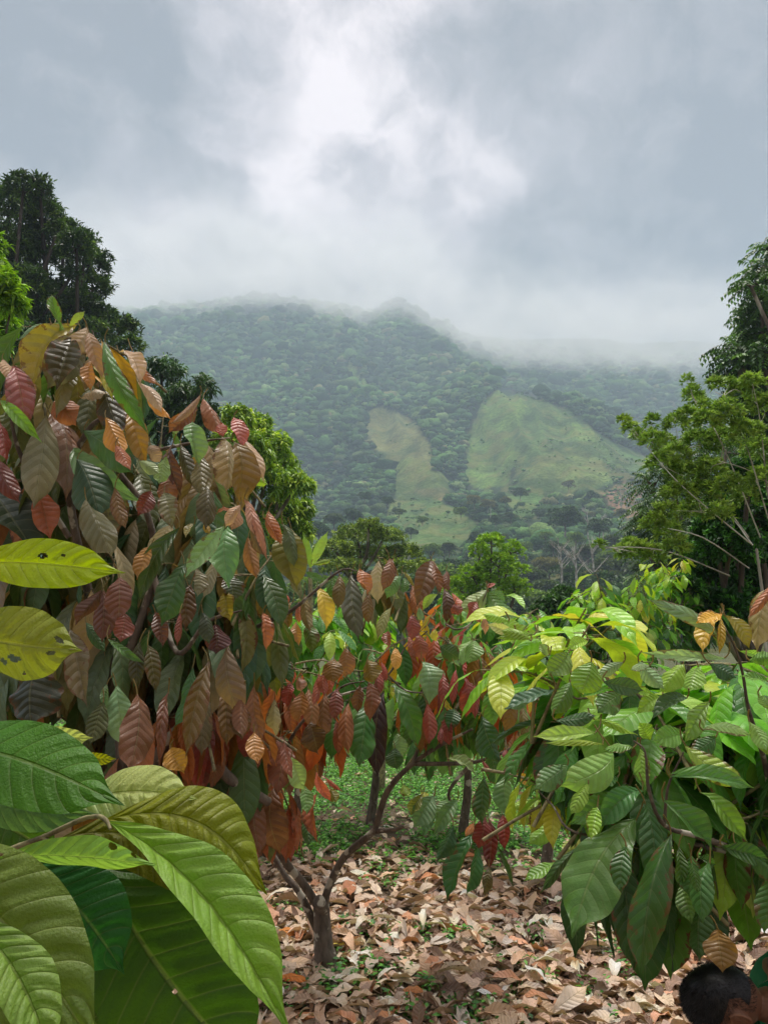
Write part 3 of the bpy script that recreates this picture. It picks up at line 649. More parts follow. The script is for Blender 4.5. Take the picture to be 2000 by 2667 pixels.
for (px, py, r, k, d) in spots:
    mbf, mbt, nm, lb = kinds[k]
    c = P(px, py, d); z0 = float(hill_z(c[0], d))
    if k not in proto:
        e = empty(nm, (c[0], d, z0), lb, 'tree', 'trees at the foot of the mountain')
        cm = mbf.build('crown', M_FOL, None, smooth=False); tm = mbt.build('trunk', M_TREEBARK, None)
        cm.parent = e; tm.parent = e; proto[k] = (e, cm, tm)
    else:
        e0, c0, t0 = proto[k]; e = e0.copy(); COL.objects.link(e)
        for ch in (c0, t0):
            q = ch.copy(); COL.objects.link(q); q.parent = e
    H = max(c[2]-z0, r*.9)
    e.location = (c[0], d, c[2]-r*.9); e.rotation_euler = (0, 0, rng.uniform(0, 6.28)); e.scale = (r, r, r*rng.uniform(.85, 1.1))
# dead pale trees and bare poles on the cleared slope
def dead(px, py, h, d, n, lb, nm='dead_tree'):
    z = P(px, py, d); b = (z[0], d, float(hill_z(z[0], d))); e = empty(nm, b, lb, 'tree'); m = MB()
    b = np.array([z[0], d, min(z[2], 1e9)]); tube(m, [b-np.array([0, 0, 2.]), b+[.2, 0, h*.5], b+[0, 0, h]], [.28, .2, .1], seg=6)
    br = MB()
    for k in range(n):
        s = rng.uniform(.35, .95); a = rng.uniform(0, 6.28); p = b+np.array([0, 0, h*s]); q = p+np.array([math.cos(a), math.sin(a)*.5, 1.1])*h*.35*(1.2-s*.6)
        tube(br, [p, (p+q)/2+rand_dir(1)[0]*.3, q], [.11, .08, .04], seg=5)
        for _ in range(3): tube(br, [(p+q)/2, (p+q)/2+nrm(q-p+rand_dir(1)[0]*1.5)*h*.18], [.05, .02], seg=4, smooth=1)
    m.build('trunk', M_PALEBARK, e)
    if n: br.build('branches', M_PALEBARK, e)
dead(1462, 1545, 9, 150, 9, 'bleached leafless tree standing left of the clump of dead trees')
dead(1500, 1555, 9, 145, 10, 'bleached leafless tree, the middle one of the dead trees')
dead(1545, 1550, 10, 150, 9, 'bleached leafless tree right of the other dead trees')
dead(1530, 1390, 9, 300, 9, 'grey leafless tree high on the brown slope right of the round dark tree')
dead(1570, 1410, 9, 290, 8, 'grey leafless tree just below another on the brown slope')
dead(1277, 1348, 9, 400, 0, 'tall pale bare trunk below the bright clearing', 'bare_trunk')
for k_, (a_, b_, h_) in enumerate([(1617, 1325, 11), (1632, 1345, 14), (1655, 1340, 16), (1640, 1310, 9)]):
    dead(a_, b_, h_, 420, 0, ['pale bare pole, leftmost on the brown cleared slope', 'pale bare pole, second on the brown cleared slope', 'tallest pale bare pole at the right of the cleared slope', 'short pale bare pole standing behind the others on the cleared slope'][k_], 'bare_trunk')
# banana plants
def banana(x0, y0, d, lv, lb):
    b = P(x0, y0, d); b[2] = float(gz(b[0], d)); e = empty('banana_plant', b, lb, 'banana plant')
    m = MB(); tube(m, [b, b+[.02, 0, .8], P(lv[0][0], lv[0][1], d)], [.09, .07, .03], col=hx('8a9a50')); m.build('stem', M_TWIG, e)
    for (ax, ay, tx, ty, w, c) in lv:
        m = MB(); leaves(m, P(ax, ay, d), P(tx, ty, d-.2), w*S(d), np.array([[.2, -1, .25]]), hx(c), fold=.25, arch=.06, wave=.03, nu=8, nv=40, edge=.05); m.build('leaf', M_NEAR, e)
banana(810, 1620, 12, [(808, 1480, 855, 1382, 26, '9cc060'), (808, 1480, 790, 1390, 24, '86ac50')], 'banana plant whose folded pale leaf rises left of the umbrella tree')
banana(985, 1640, 10, [(960, 1620, 1012, 1545, 44, '7fb070'), (965, 1630, 1040, 1600, 30, '6f9c50')], 'banana plant with a short broad leaf behind the bronze leaves')
# ------------------------------------------------------------------ cacao
# leaves read off the photograph: base x y, tip x y, full width, colour with its shade and sky sheen, optional bend (share of length), in the zoom's own pixels
ZF = {'2': (0, 700, .60277), '4': (0, 1300, .42194), '5': (600, 1350, .48222), '6': (1300, 1350, .42194), '7': (0, 1900, .5425), '8': (1100, 1900, .5425)}
def parse(txt):
    out = []
    for row in txt.split(';'):
        a = row.split()
        if not a: continue
        x0, y0, s = ZF[a[0]]
        v = [float(q) for q in a[1:6]]
        out.append((x0+v[0]*s, y0+v[1]*s, x0+v[2]*s, y0+v[3]*s, v[4]*s, a[6], float(a[7]) if len(a) > 7 else None))
    return out
def boost(c, k):  # seen leaf colour, tinted and brightened; shade and sky sheen stay painted in
    c = hx(c)
    c = c*(np.array([1.12, 1.02, .72]) if c[1] > c[0]*1.15 else np.array([1.03, 1.0, .76])); g = c.mean()
    w_ = .28 if c[0] > 2.2*c[1] else .16
    return np.clip((c*(1-w_)+g*w_)*k, 0, .75)
def hero_leaves(parent, rows, depth, spread, bright=1.25, mat=None, labels=None, corr=.03, cap=100, age=.25):
    stuff = MB(); rows = sorted(rows, key=lambda r: -(math.hypot(r[2]-r[0], r[3]-r[1])*r[4]))
    rows = [q_ for q_ in rows if not ((q_[3] > 2440 and q_[2] > 1840 and q_[5] != '84642c') or (q_[3] > 2535 and q_[2] > 1885))]
    for k, (bx, by, tx, ty, w, c, bend) in enumerate(rows):
        ex = .10; tx += (tx-bx)*ex; ty += (ty-by)*ex; w *= 1.08; L = math.hypot(tx-bx, ty-by)
        dsh = rng.uniform(-spread, spread)
        if w*L < 4000: dsh -= spread*.4
        d = depth((bx+tx)/2, (by+ty)/2)+dsh if callable(depth) else depth+dsh
        s = S(d, by); hang = (ty-by)/max(L, 1)
        B = P(bx, by, d); T = P(tx, ty, d-L*s*rng.uniform(.1, .6)*(.4+.6*hang))
        roll = rng.uniform(-.55, .55)
        ax = nrm(T-B); toc = nrm(np.array([0, 0, CAMZ])-B); sd = nrm(np.cross(ax, toc))
        N_ = toc*math.cos(roll)+sd*math.sin(roll)+np.array([0, 0, .5])
        m = MB(); near = L > 120
        leaves(m, B, T, w*s/max(.55, math.cos(roll))*rng.uniform(.95, 1.08), N_, boost(c, bright)*rng.uniform(.78, 1.15),
               age=age*(3. if rng.uniform() < .3 else .5), bend=rng.uniform(-.06, .06) if bend is None else bend, arch=rng.uniform(.02, .2), fold=rng.choice([-1, 1])*rng.uniform(.15, .8),
               wave=rng.uniform(.02, .07), twist=rng.uniform(-.9, .9), corr=corr*rng.uniform(.2, 1.), nu=12 if near else 8, nv=44 if near else 22, edge=.02)
        # leaf stalk
        pl = .05 if L*s > .15 else .03
        up = np.array([rng.uniform(-.5, .5), rng.uniform(-.2, .6), .9])*pl
        q0 = m.V[0][[6 if near else 4]][0] if False else B
        tube(m, [B+up, B+up*.35-ax*.004, B+ax*L*s*.03], [.0022, .0019, .0022], col=hx('8a7a40'), seg=5, smooth=3)
        if k < cap: m.build('leaf', mat or M_LEAF, parent)
        else: stuff.V += m.V; stuff.C += m.C; stuff.U += m.U; stuff.F += [np.where(f < 0, f, f)+stuff.n for f in []]; _merge(stuff, m)
    if stuff.n: stuff.build('small_leaves', mat or M_LEAF, parent, kind='stuff')
def _merge(dst, src):
    off = dst.n
    for f in src.F: dst.F.append(np.where(f < 0, f-off*0, f+off) if (f < 0).any() else f+off)
    dst.n += src.n
PAL = {
 'bronze': (('74623c', '666438', '8c7854', '545e34', '42602f', '8a5a34', '9a9074', '36583a', 'a8842c', '6a4a38', '54684c'), (2.5, 3, 1.6, 4, 4, .9, 1.8, 3.5, .9, .5, 2.5)),
 'mixed': (('4f8438', '3c6e30', '68984c', '9a4c2c', 'b0602c', '8a2c24', '6f9c6c', '7c5a2c', 'c09a24'), (4, 4, 3, 3, 2, 2, 2, 2, .7)),
 'orange': (('94583c', 'a0643c', '84603c', '8c443a', '76523a', '9c783c', '5f6c38'), (3, 3, 3, 2, 2, 1.4, 1.2)),
 'green': (('4c8a30', '62a038', '3a7030', '7fb83c', '8cc060', '2f6030', '9ac83a'), (4, 4, 3, 2, 2, 2, 1)),
 'deep': (('2f5c28', '3c6c30', '4a7c34', '2a4f2a'), (3, 3, 2, 2)),
 'bright': (('8cc434', '76b040', 'a0cc48', '5f9a34'), (3, 3, 2, 2)),
 'red': (('8a3430', '984038', '783030', '985440'), (3, 2, 2, 1))}
def clusters(mb, twig, specs, d0, pal_scale=1.5):
    """specs: px, py, radius px (x), radius px (y), depth shift, depth half range, shoots, palette, leaf length m, droop 0..1"""
    for (px, py, rx, ry, dd, dr, n, pal, LL, droop) in specs:
        cols, wts = PAL[pal]; pc = np.array([hx(c) for c in cols]); pw = np.array(wts, float)/sum(wts)
        u = rand_dir(n)*rng.uniform(.2, 1, (n, 1))**.5
        dep = d0+dd+u[:, 1]*dr
        C = P(px+u[:, 0]*rx, py-u[:, 2]*ry, dep)
        for c in C:
            if c[2] < gz(c[0], c[1])+.35: continue
            qa, qb, _ = proj(c)
            if d0 < 2.5 and qa > 1760 and qb > 2230: continue
            k = rng.integers(5, 10); base = rng.choice(len(pc), p=pw)
            ax = nrm(np.array([rng.normal()*.6, rng.normal()*.6-.2, rng.uniform(-.2, .9)]))
            a = rng.uniform(0, 6.28)+np.arange(k)*2.4
            rad = np.stack([np.cos(a), np.sin(a), a*0], -1)
            st = c+ax*np.linspace(0, .16, k)[:, None]
            L = LL*rng.uniform(.8, 1.2, k)
            dr_ = nrm(rad*rng.uniform(.35, 1., (k, 1))*(1.15-droop)+np.array([0, 0, -1.])*(.1+1.25*droop)*rng.uniform(.6, 1.2, (k, 1))+rand_dir(k)*.15+np.array([0, 0, .25])*(1-droop))
            B = st+rad*.035; T = B+dr_*L[:, None]
            N_ = nrm(np.array([0, 0, 1.])*(1.1-droop)+rad*(.2+droop)+rand_dir(k)*.35)
            tint = np.array([1.1, 1.02, .74]) if pal in ('green', 'bright', 'deep') else 1.
            cc = tint*pc[np.where(rng.uniform(size=k) < .6, base, rng.choice(len(pc), k, p=pw))]*pal_scale*rng.uniform(.8, 1.2, (k, 1))
            leaves(mb, B, T, L*rng.uniform(.32, .42, k), N_, np.clip(cc, 0, .7), age=(rng.uniform(size=k) < .12)*1., bend=rng.uniform(-.05, .05, k), arch=rng.uniform(.06, .2, k)*(1.1-.6*droop),
                   fold=rng.uniform(-.3, .5, k), wave=rng.uniform(.02, .05, k), twist=rng.uniform(-.8, .8, k), corr=.02, nu=6, nv=12)
            tube(twig, [c-ax*.22+np.array([0, .05, -.08]), c, c+ax*.17], [.007, .005, .003], seg=5, smooth=2)
            for b, s0 in zip(B, st): tube(twig, [s0, b], [.0022, .0018], seg=4, smooth=1)
def cacao(name, base, label, limbs_, specs, d0, heroes=(), hdepth=None, hspread=.2, group=None, bright=1.25, trunk=None, cap=95, thin=.75):
    e = empty(name, base, label, 'cacao tree', group); limbs = [(a_, np.array(b_)*thin) for a_, b_ in limbs_]
    if trunk:
        m = MB()
        for pts, rad in trunk: tube(m, pts, rad, seg=12, smooth=5, rough=.18)
        m.build('trunk', M_BARK, e)
    for pts, rad in limbs:
        m = MB(); tube(m, pts, rad, seg=9, smooth=5, rough=.12); m.build('branch', M_BARK, e)
    mb, tw = MB(), MB(); clusters(mb, tw, specs, d0)
    if mb.n: mb.build('crown', M_LEAF, e); tw.build('twigs', M_TWIG, e)
    if heroes: hero_leaves(e, heroes, hdepth or d0, hspread, bright=bright, cap=cap)
    return e
def px(*pts): return [P(a, b, c) for a, b, c in pts]

# --- left bronze tree
H_LEFT = parse("""2 262 255 225 120 60 5f9a3a;2 300 250 362 188 30 9ac84a;2 230 245 85 305 35 7aa890;2 225 240 275 262 30 7ab04a;2 375 250 255 395 110 b29d90 -.08;2 330 245 150 520 150 948a22 .12;2 350 270 215 500 150 6f7260;
2 320 300 250 500 150 4c4a34;2 385 275 440 470 60 a88468;2 450 310 625 680 85 4c8a2c .06;2 515 360 600 490 75 b49c92;2 570 350 680 490 35 b0682e .1;2 595 490 690 610 60 b8a096;2 620 530 730 640 70 c8921e;2 400 400 395 520 60 c88a20;
2 350 560 455 540 60 a89a92;2 445 480 520 700 110 4a4a38;2 455 640 530 790 100 c08a1e;2 560 600 630 835 100 94721e;2 410 420 480 560 70 9a9a20;2 240 570 320 670 110 a8622c;2 200 630 150 1000 140 6f7058;2 215 625 280 970 150 7a5c50;
2 222 625 350 860 50 a87f76;2 60 420 110 690 110 a04a50;2 10 390 60 480 60 b89a90;2 40 440 130 570 70 b0822c;2 0 570 165 735 60 6fb02e;2 60 415 145 405 25 5f9030;2 0 660 30 830 70 94302c;2 320 770 590 990 100 5c8c62 .08;2 360 700 560 870 110 3f6f48;
2 331 820 420 1060 170 2f5440;2 170 960 215 1155 120 b2592f;2 0 830 80 1000 90 8c3c34;2 -40 960 150 1230 200 2f443c;2 430 900 470 1161 150 66644c;2 495 940 540 1110 60 7a5a2c;2 500 760 560 860 60 b0602c;
2 870 540 750 660 40 a08070;2 875 560 945 710 90 a8642c;2 850 590 740 700 80 7c4c34;2 830 660 860 835 105 6fa070;2 780 680 740 700 40 86b07c;2 960 725 975 950 125 9c8b68;2 1000 740 1020 1010 130 7c6638;2 1010 640 1045 760 70 b04a44;
2 1040 735 1130 905 75 b29a90;2 955 665 965 720 45 c0502c;2 1065 905 1150 930 55 86b41c;2 745 760 780 960 70 6a4038;2 720 810 690 920 70 7aa872;2 730 900 740 1030 85 a0602a;2 870 800 880 970 80 6f6a44;2 890 940 890 1110 110 5a5434;
2 650 960 600 1060 80 7c3430;2 780 760 830 930 60 56563c;2 650 760 690 830 60 a08a80;2 600 830 680 880 60 88ac8c;2 1040 1020 980 1110 55 c8a89c;2 935 1060 1000 1045 25 c07028;2 1070 1000 1120 1160 50 b08070;2 1160 1045 1215 1180 50 b06a2c;2 710 970 740 1110 90 6c7058;
4 530 0 680 330 200 6a6c50;4 1070 155 945 405 130 a59c74;4 1115 170 880 610 130 3c5a38 .1;4 1385 165 1160 465 110 72a878;4 1410 170 1415 510 165 5f9c6c;4 1480 40 1430 180 85 c8a098;4 1340 360 1260 600 90 a4a29a;4 930 290 850 480 100 a07422;
4 1210 430 1215 590 80 84806c;4 1140 400 1010 750 170 345c34;4 630 560 480 760 110 70442f;4 640 560 630 860 140 784431;4 740 480 730 750 140 804834;4 770 700 745 870 100 98483a;4 660 860 870 1000 50 4a8040;4 530 760 640 930 70 3c6c34;
4 430 800 530 1245 180 7b7468;4 250 1000 200 1380 300 3c4a46;4 720 1150 770 1515 150 78ac88;4 660 1140 650 1290 60 6fa07a;4 1190 1040 1080 1390 110 3f7a45 -.1;4 850 1200 800 1659 170 7e4e2c;4 1040 1190 990 1620 80 84492c;4 1290 1000 1160 1545 150 66522c;
4 1410 905 1480 1330 150 85705c;4 1330 770 1330 940 160 5f2c2c;4 1500 1200 1500 1450 110 7a4c28;4 1570 1440 1590 1620 100 c88a20;4 1050 1540 1130 1680 150 c0921c;4 960 700 1000 900 120 6c3e2e;4 1110 700 1095 890 50 90403030;4 1180 520 1150 790 110 5c4428;
4 1400 470 1440 620 130 44563a;4 1380 560 1420 740 140 8c8420;4 1620 700 1640 920 90 b0622e;4 1250 700 1290 880 110 425450;4 1390 1150 1400 1500 130 70562f;4 910 900 960 1180 110 504e2c;4 860 880 850 1150 100 44482c;
4 1505 0 1640 360 50 b07058;4 1540 120 1640 340 80 705e4c;4 1530 230 1580 470 100 ac742c;4 1300 1250 1250 1560 130 5c5230;4 640 1250 560 1500 120 44522c;4 1200 150 1150 230 50 b4b090;4 1260 150 1290 210 40 c0a020;5 280 30 340 250 90 54684c;5 330 60 360 360 190 6c6c24 .12;5 180 0 260 130 60 b46a38;
5 40 980 60 1180 110 6a5436;5 130 900 170 1190 90 94603c;4 400 1550 470 1659 80 4c6c3c""".replace('90403030', '904030'))
lb = px((300, 2480, 3.1)); lbase = (float(lb[0][0]), 3.1, float(gz(lb[0][0], 3.1)))
lt = np.array(lbase)
cacao('cacao_tree', lbase, 'large cacao tree with bronze and olive drooping leaves filling the left side',
  [(px((330, 2150, 3.1), (420, 1950, 3.1), (560, 1800, 3.2), (650, 1650, 3.2), (760, 1590, 3.1), (880, 1490, 3.0), (930, 1487, 3.0)), [.035, .03, .022, .014, .010, .006, .003]),
   (px((330, 2150, 3.1), (300, 1800, 3.1), (220, 1500, 3.1), (180, 1250, 3.0), (230, 1120, 2.9), (290, 1050, 2.9), (240, 860, 2.9)), [.035, .03, .024, .018, .014, .010, .004]),
   (px((300, 1800, 3.1), (400, 1500, 3.1), (380, 1330, 3.0), (300, 1200, 3.0), (420, 1170, 2.95), (520, 1150, 2.9), (600, 1140, 2.9)), [.026, .02, .016, .012, .010, .007, .003]),
   (px((400, 1500, 3.1), (460, 1700, 3.), (540, 1620, 2.9), (630, 1590, 2.9)), [.018, .014, .010, .004]),
   (px((560, 1980, 3.2), (600, 2030, 3.2), (700, 2090, 3.3)), [.03, .03, .026]),
   (px((180, 1400, 3.), (60, 1200, 2.9), (20, 1050, 2.8)), [.016, .012, .005])],
  [(200, 1020, 190, 150, .35, .4, 11, 'bronze', .31, .78), (120, 1250, 200, 160, .4, .4, 15, 'bronze', .31, .85), (450, 1250, 170, 120, .45, .4, 12, 'bronze', .31, .785), (330, 1450, 300, 160, .5, .45, 27, 'bronze', .31, .85),
   (250, 1700, 300, 200, .5, .5, 30, 'bronze', .31, .88), (520, 1650, 170, 180, .5, .4, 17, 'bronze', .31, .788), (420, 1900, 240, 120, .5, .45, 18, 'bronze', .31, .88), (120, 2050, 200, 160, .6, .4, 14, 'bronze', .31, .85), (620, 1500, 120, 60, .3, .3, 4, 'bronze', .26, .85), (560, 1880, 100, 80, .3, .3, 8, 'orange', .26, .9)],
  3.0, H_LEFT, lambda x, y: 2.75+.12*math.sin(x*.011), .16,
  trunk=[([lt-[0, 0, .1], lt+[.02, 0, .35], P(330, 2150, 3.1)], [.075, .06, .045])], bright=1.3)
# --- central tree
H_MID = parse("""5 860 215 825 380 70 7e4e2e;5 880 215 870 400 80 725030;5 925 310 850 425 75 5f9464;5 940 320 935 400 50 4c7c40;5 880 400 910 430 40 9ab8a0;5 1080 230 1010 460 110 7a5434;5 1090 230 1060 370 90 90603c;5 1100 250 1130 400 60 804c2c;5 1165 285 1175 390 55 88502e;5 1150 380 1165 560 60 644028;
5 925 290 990 370 25 9a9a3c;5 695 275 740 400 80 b0662a;5 700 280 755 390 60 8c5a34;5 590 310 580 480 70 6e5e30;5 650 300 690 630 110 4f5848;5 740 400 745 560 60 705424;5 465 370 510 590 90 e0b428;5 400 400 430 600 60 7c7048;5 370 450 370 560 45 bc6038;
5 230 500 195 700 85 b05c30;5 240 520 250 700 50 c05c38;5 340 450 310 600 60 7a6428;5 360 560 370 680 60 b07a28;5 270 400 310 490 40 b8502c;5 430 560 440 710 90 506a2c;5 280 600 340 780 120 3f7024;5 180 740 190 910 130 34542c;5 230 740 250 940 90 7c8c24;5 290 720 330 880 70 427454;
5 540 310 560 430 60 4c7c2c;5 400 290 500 340 40 4f8434;5 440 250 540 225 30 8cb850;5 980 520 980 650 70 903a44;5 1010 620 1030 760 80 a04e38;5 960 640 990 750 50 a85434;5 850 610 860 690 60 a85a38;5 870 480 800 640 60 7e844c;5 1095 520 1030 600 25 d4b420;5 1105 600 1110 660 50 d8c428;5 890 700 890 820 55 c89848;
5 1120 410 1045 490 45 86b84c .1;5 1385 385 1250 490 110 90b484 -.1;5 1390 400 1540 530 120 4f8828 .12;5 1390 400 1480 450 70 5c9060;5 1385 375 1430 355 25 c86a7c;5 1390 370 1400 350 18 c05a6c;5 1020 480 1025 550 45 78a47c;5 1330 450 1280 540 70 94403c;5 1210 460 1230 520 60 a44a3c;5 1340 480 1350 560 50 a86a4c;5 1370 530 1375 620 40 b48a7c;
5 1310 655 1200 780 110 7cac6c;5 1320 660 1290 775 110 6ca45c;5 1430 540 1560 620 90 8cc42c;5 1480 590 1660 650 60 8cc42c;5 1470 580 1640 720 80 7ab83c;5 1420 800 1659 830 100 8cc43c;5 1659 930 1510 1025 90 5f8a6c;5 1100 750 1230 800 100 6f9a78;5 1030 775 1070 990 150 6f9c80;5 1130 690 1230 760 80 3c6034;
5 1220 815 1200 1000 60 982c28;5 1265 860 1270 1060 90 94302a;5 1320 900 1320 1070 60 9c342c;5 1150 840 1150 1000 50 8c302a;5 1120 900 1120 1070 50 842c28;5 1060 1000 1070 1210 80 8c3428;5 1190 1060 1185 1220 70 8c2c2c;5 1140 1130 1140 1220 40 8c2c28;5 870 890 1000 1220 110 42802f;
5 830 930 800 1370 110 3a2028;5 795 960 775 1360 40 aca49c;5 735 1000 700 1320 130 34702c;5 640 1000 640 1250 100 a86428;5 570 920 560 1080 80 803c2c;5 590 920 600 1050 50 902c34;5 510 820 510 950 70 a84e38;5 480 830 450 1000 50 a04a30;5 625 700 620 850 90 966430;5 560 760 560 880 100 86662c;5 740 760 760 880 100 807028;
5 800 810 800 960 60 9c4038;5 815 780 840 880 40 9c342c;5 745 880 755 1080 90 8e5032;5 700 900 690 1040 70 7e4e28;5 740 810 740 860 40 c85038;5 330 890 310 1010 70 98302c;5 370 860 380 930 60 c08c84;5 390 930 370 1100 90 b0742c;5 420 920 440 1130 80 a06a34;5 510 940 490 1180 100 906030;5 430 1100 470 1260 120 604828;5 570 1090 580 1270 60 904834;
5 240 975 230 1190 110 b0b0a0;5 270 1175 250 1470 140 904e32;5 230 1200 150 1400 80 904e34;5 290 1200 330 1390 60 964e30;5 330 1290 400 1460 100 8abc88;5 390 1440 410 1590 80 64a06c;5 465 1370 540 1520 50 cc5a30;5 510 1400 595 1470 30 cc5830;5 540 1460 570 1530 60 90982c;5 130 1480 160 1800 140 804c26;5 240 1450 270 1790 160 784a24;5 90 1420 100 1600 90 84502c;5 465 1490 470 1730 90 a0522e;5 400 1600 420 1760 60 3c6430;
5 1360 1070 1450 1300 140 34643f .08;5 1400 1240 1440 1440 110 3a6c3c;5 1390 930 1410 1120 110 54943c;5 1520 930 1490 1150 80 7e602e;5 1580 1010 1590 1200 60 6e6438;5 1650 1040 1620 1180 40 98302c;5 1170 1300 1310 1380 75 86b08c;5 900 1160 930 1280 80 70a074;5 890 1240 900 1350 90 2f5830;
5 1500 1380 1500 1600 110 64966f;5 1370 1400 1360 1640 100 345f28;5 1640 1540 1560 1650 80 8cac34;5 1540 1380 1640 1440 50 c8a424;5 1100 1500 1000 1659 120 5f9070;5 1200 1530 1130 1650 100 5f946c;5 1040 1490 980 1600 80 60702a;5 930 1440 960 1500 60 90c04c;5 1030 1480 1060 1520 50 b4c848;
5 1490 1250 1490 1310 40 b05060;5 1360 1310 1400 1360 25 b04858;8 300 420 270 560 90 8c2420;8 320 430 320 660 90 74241e;8 385 410 395 570 70 8c2622;8 240 500 130 800 110 2f6c3c;8 270 560 215 780 80 34743a;8 320 660 300 790 50 54502c;8 360 560 430 740 26 3f6c34;8 150 460 75 620 90 346440;8 170 340 60 500 90 5f9474;8 60 320 10 500 90 4c8060;8 250 450 210 510 40 b87840;
8 560 340 450 440 80 90c044;8 540 350 440 375 50 8cc040;8 640 420 520 540 90 6ca42e;8 640 640 500 720 60 5f9c2c;8 740 570 580 770 60 345f28;8 780 500 680 600 80 86a050;5 1210 1030 1180 1140 90 2f5c3a""")
mbase = P(848, 2552, 4.4); mbase[2] = gz(mbase[0], 4.4)
tk = lambda *a: px(*[(600+x*.422, 2150+y*.422, d) for x, y, d in a])
cacao('cacao_tree', mbase, 'young cacao tree with forked lichen spotted trunk and orange and red leaves, centre', [
  (tk((580, 540, 4.4), (600, 400, 4.38), (700, 200, 4.3), (860, 60, 4.2), (900, 0, 4.2))+px((1010, 2060, 4.15), (1075, 1990, 4.1), (1150, 1940, 4.05), (1230, 1900, 3.95)), [.036, .034, .032, .030, .028, .026, .020, .015, .009]),
  (tk((540, 500, 4.4), (440, 350, 4.35), (350, 240, 4.3))+px((690, 2160, 4.2), (640, 2060, 4.1), (600, 2000, 4.), (560, 1900, 3.9)), [.040, .037, .034, .03, .026, .02, .01]),
  (tk((530, 640, 4.45), (470, 500, 4.4), (400, 380, 4.42), (330, 300, 4.45))+px((660, 2150, 4.5), (560, 2050, 4.5)), [.034, .032, .03, .026, .02, .01]),
  (tk((850, 70, 4.22), (900, 40, 4.2), (1000, 30, 4.1), (1100, 0, 4.0)), [.024, .021, .017, .010]),
  (px((1075, 1990, 4.1), (1150, 1990, 4.05), (1240, 1985, 4.), (1330, 1950, 3.9), (1400, 1890, 3.8)), [.020, .018, .015, .010, .005]),
  (px((1075, 1990, 4.1), (1100, 1930, 4.1), (1150, 1900, 4.), (1190, 1840, 4.), (1230, 1780, 3.9)), [.018, .014, .010, .008, .004]),
  (px((690, 2060, 4.1), (740, 1960, 4.), (780, 1890, 3.95), (850, 1820, 3.9), (900, 1785, 3.8), (950, 1775, 3.8)), [.02, .016, .013, .011, .008, .005]),
  (px((850, 1820, 4.1), (960, 1790, 4.1), (1010, 1760, 4.0), (1060, 1680, 4.), (1110, 1630, 4.)), [.012, .010, .009, .006, .003]),
  (px((1010, 1760, 4.), (1060, 1800, 4.), (1130, 1805, 3.9)), [.010, .008, .004]),
  (px((1160, 1625, 4.0), (1190, 1640, 3.95), (1230, 1620, 3.95), (1260, 1560, 3.9), (1270, 1530, 3.9)), [.008, .008, .007, .005, .003]),
  (px((1230, 1985, 4.0), (1170, 2060, 4.), (1180, 2110, 4.), (1150, 2130, 4.)), [.016, .014, .012, .008])],
  [(700, 1900, 140, 110, .25, .35, 12, 'orange', .23, .9), (930, 1850, 150, 80, .4, .4, 7, 'mixed', .23, .9), (820, 1740, 200, 80, .5, .4, 8, 'mixed', .24, .8), (1070, 1720, 170, 100, .4, .4, 9, 'mixed', .22, .75), (1030, 1530, 80, 30, .25, .2, 4, 'bronze', .22, .85), (1200, 1740, 140, 100, .4, .4, 9, 'mixed', .22, .75),
   (1180, 1880, 150, 80, .3, .4, 10, 'mixed', .22, .8), (1300, 1850, 110, 100, .4, .3, 8, 'mixed', .22, .75), (640, 1720, 80, 100, .3, .3, 5, 'bronze', .24, .85), (1060, 1840, 100, 60, .3, .3, 3, 'deep', .2, .9), (700, 2090, 70, 90, .25, .2, 4, 'orange', .24, .95)],
  4.0, H_MID, lambda x, y: 3.72+.15*math.sin(x*.013+y*.007), .22, thin=.62,
  trunk=[([mbase-[0, 0, .12], mbase+[0, 0, .05]]+tk((575, 750, 4.4), (565, 600, 4.4), (560, 500, 4.4)), [.088, .062, .050, .046, .044]), (tk((575, 520, 4.36), (555, 485, 4.27), (548, 470, 4.22)), [.03, .032, .03]), ([mbase+[0, 0, .05], mbase+[.10, -.05, -.02], mbase+[.2, -.12, -.06]], [.04, .03, .015]), ([mbase+[0, 0, .05], mbase+[-.11, -.04, -.03], mbase+[-.19, -.02, -.06]], [.04, .028, .012])], bright=1.3)
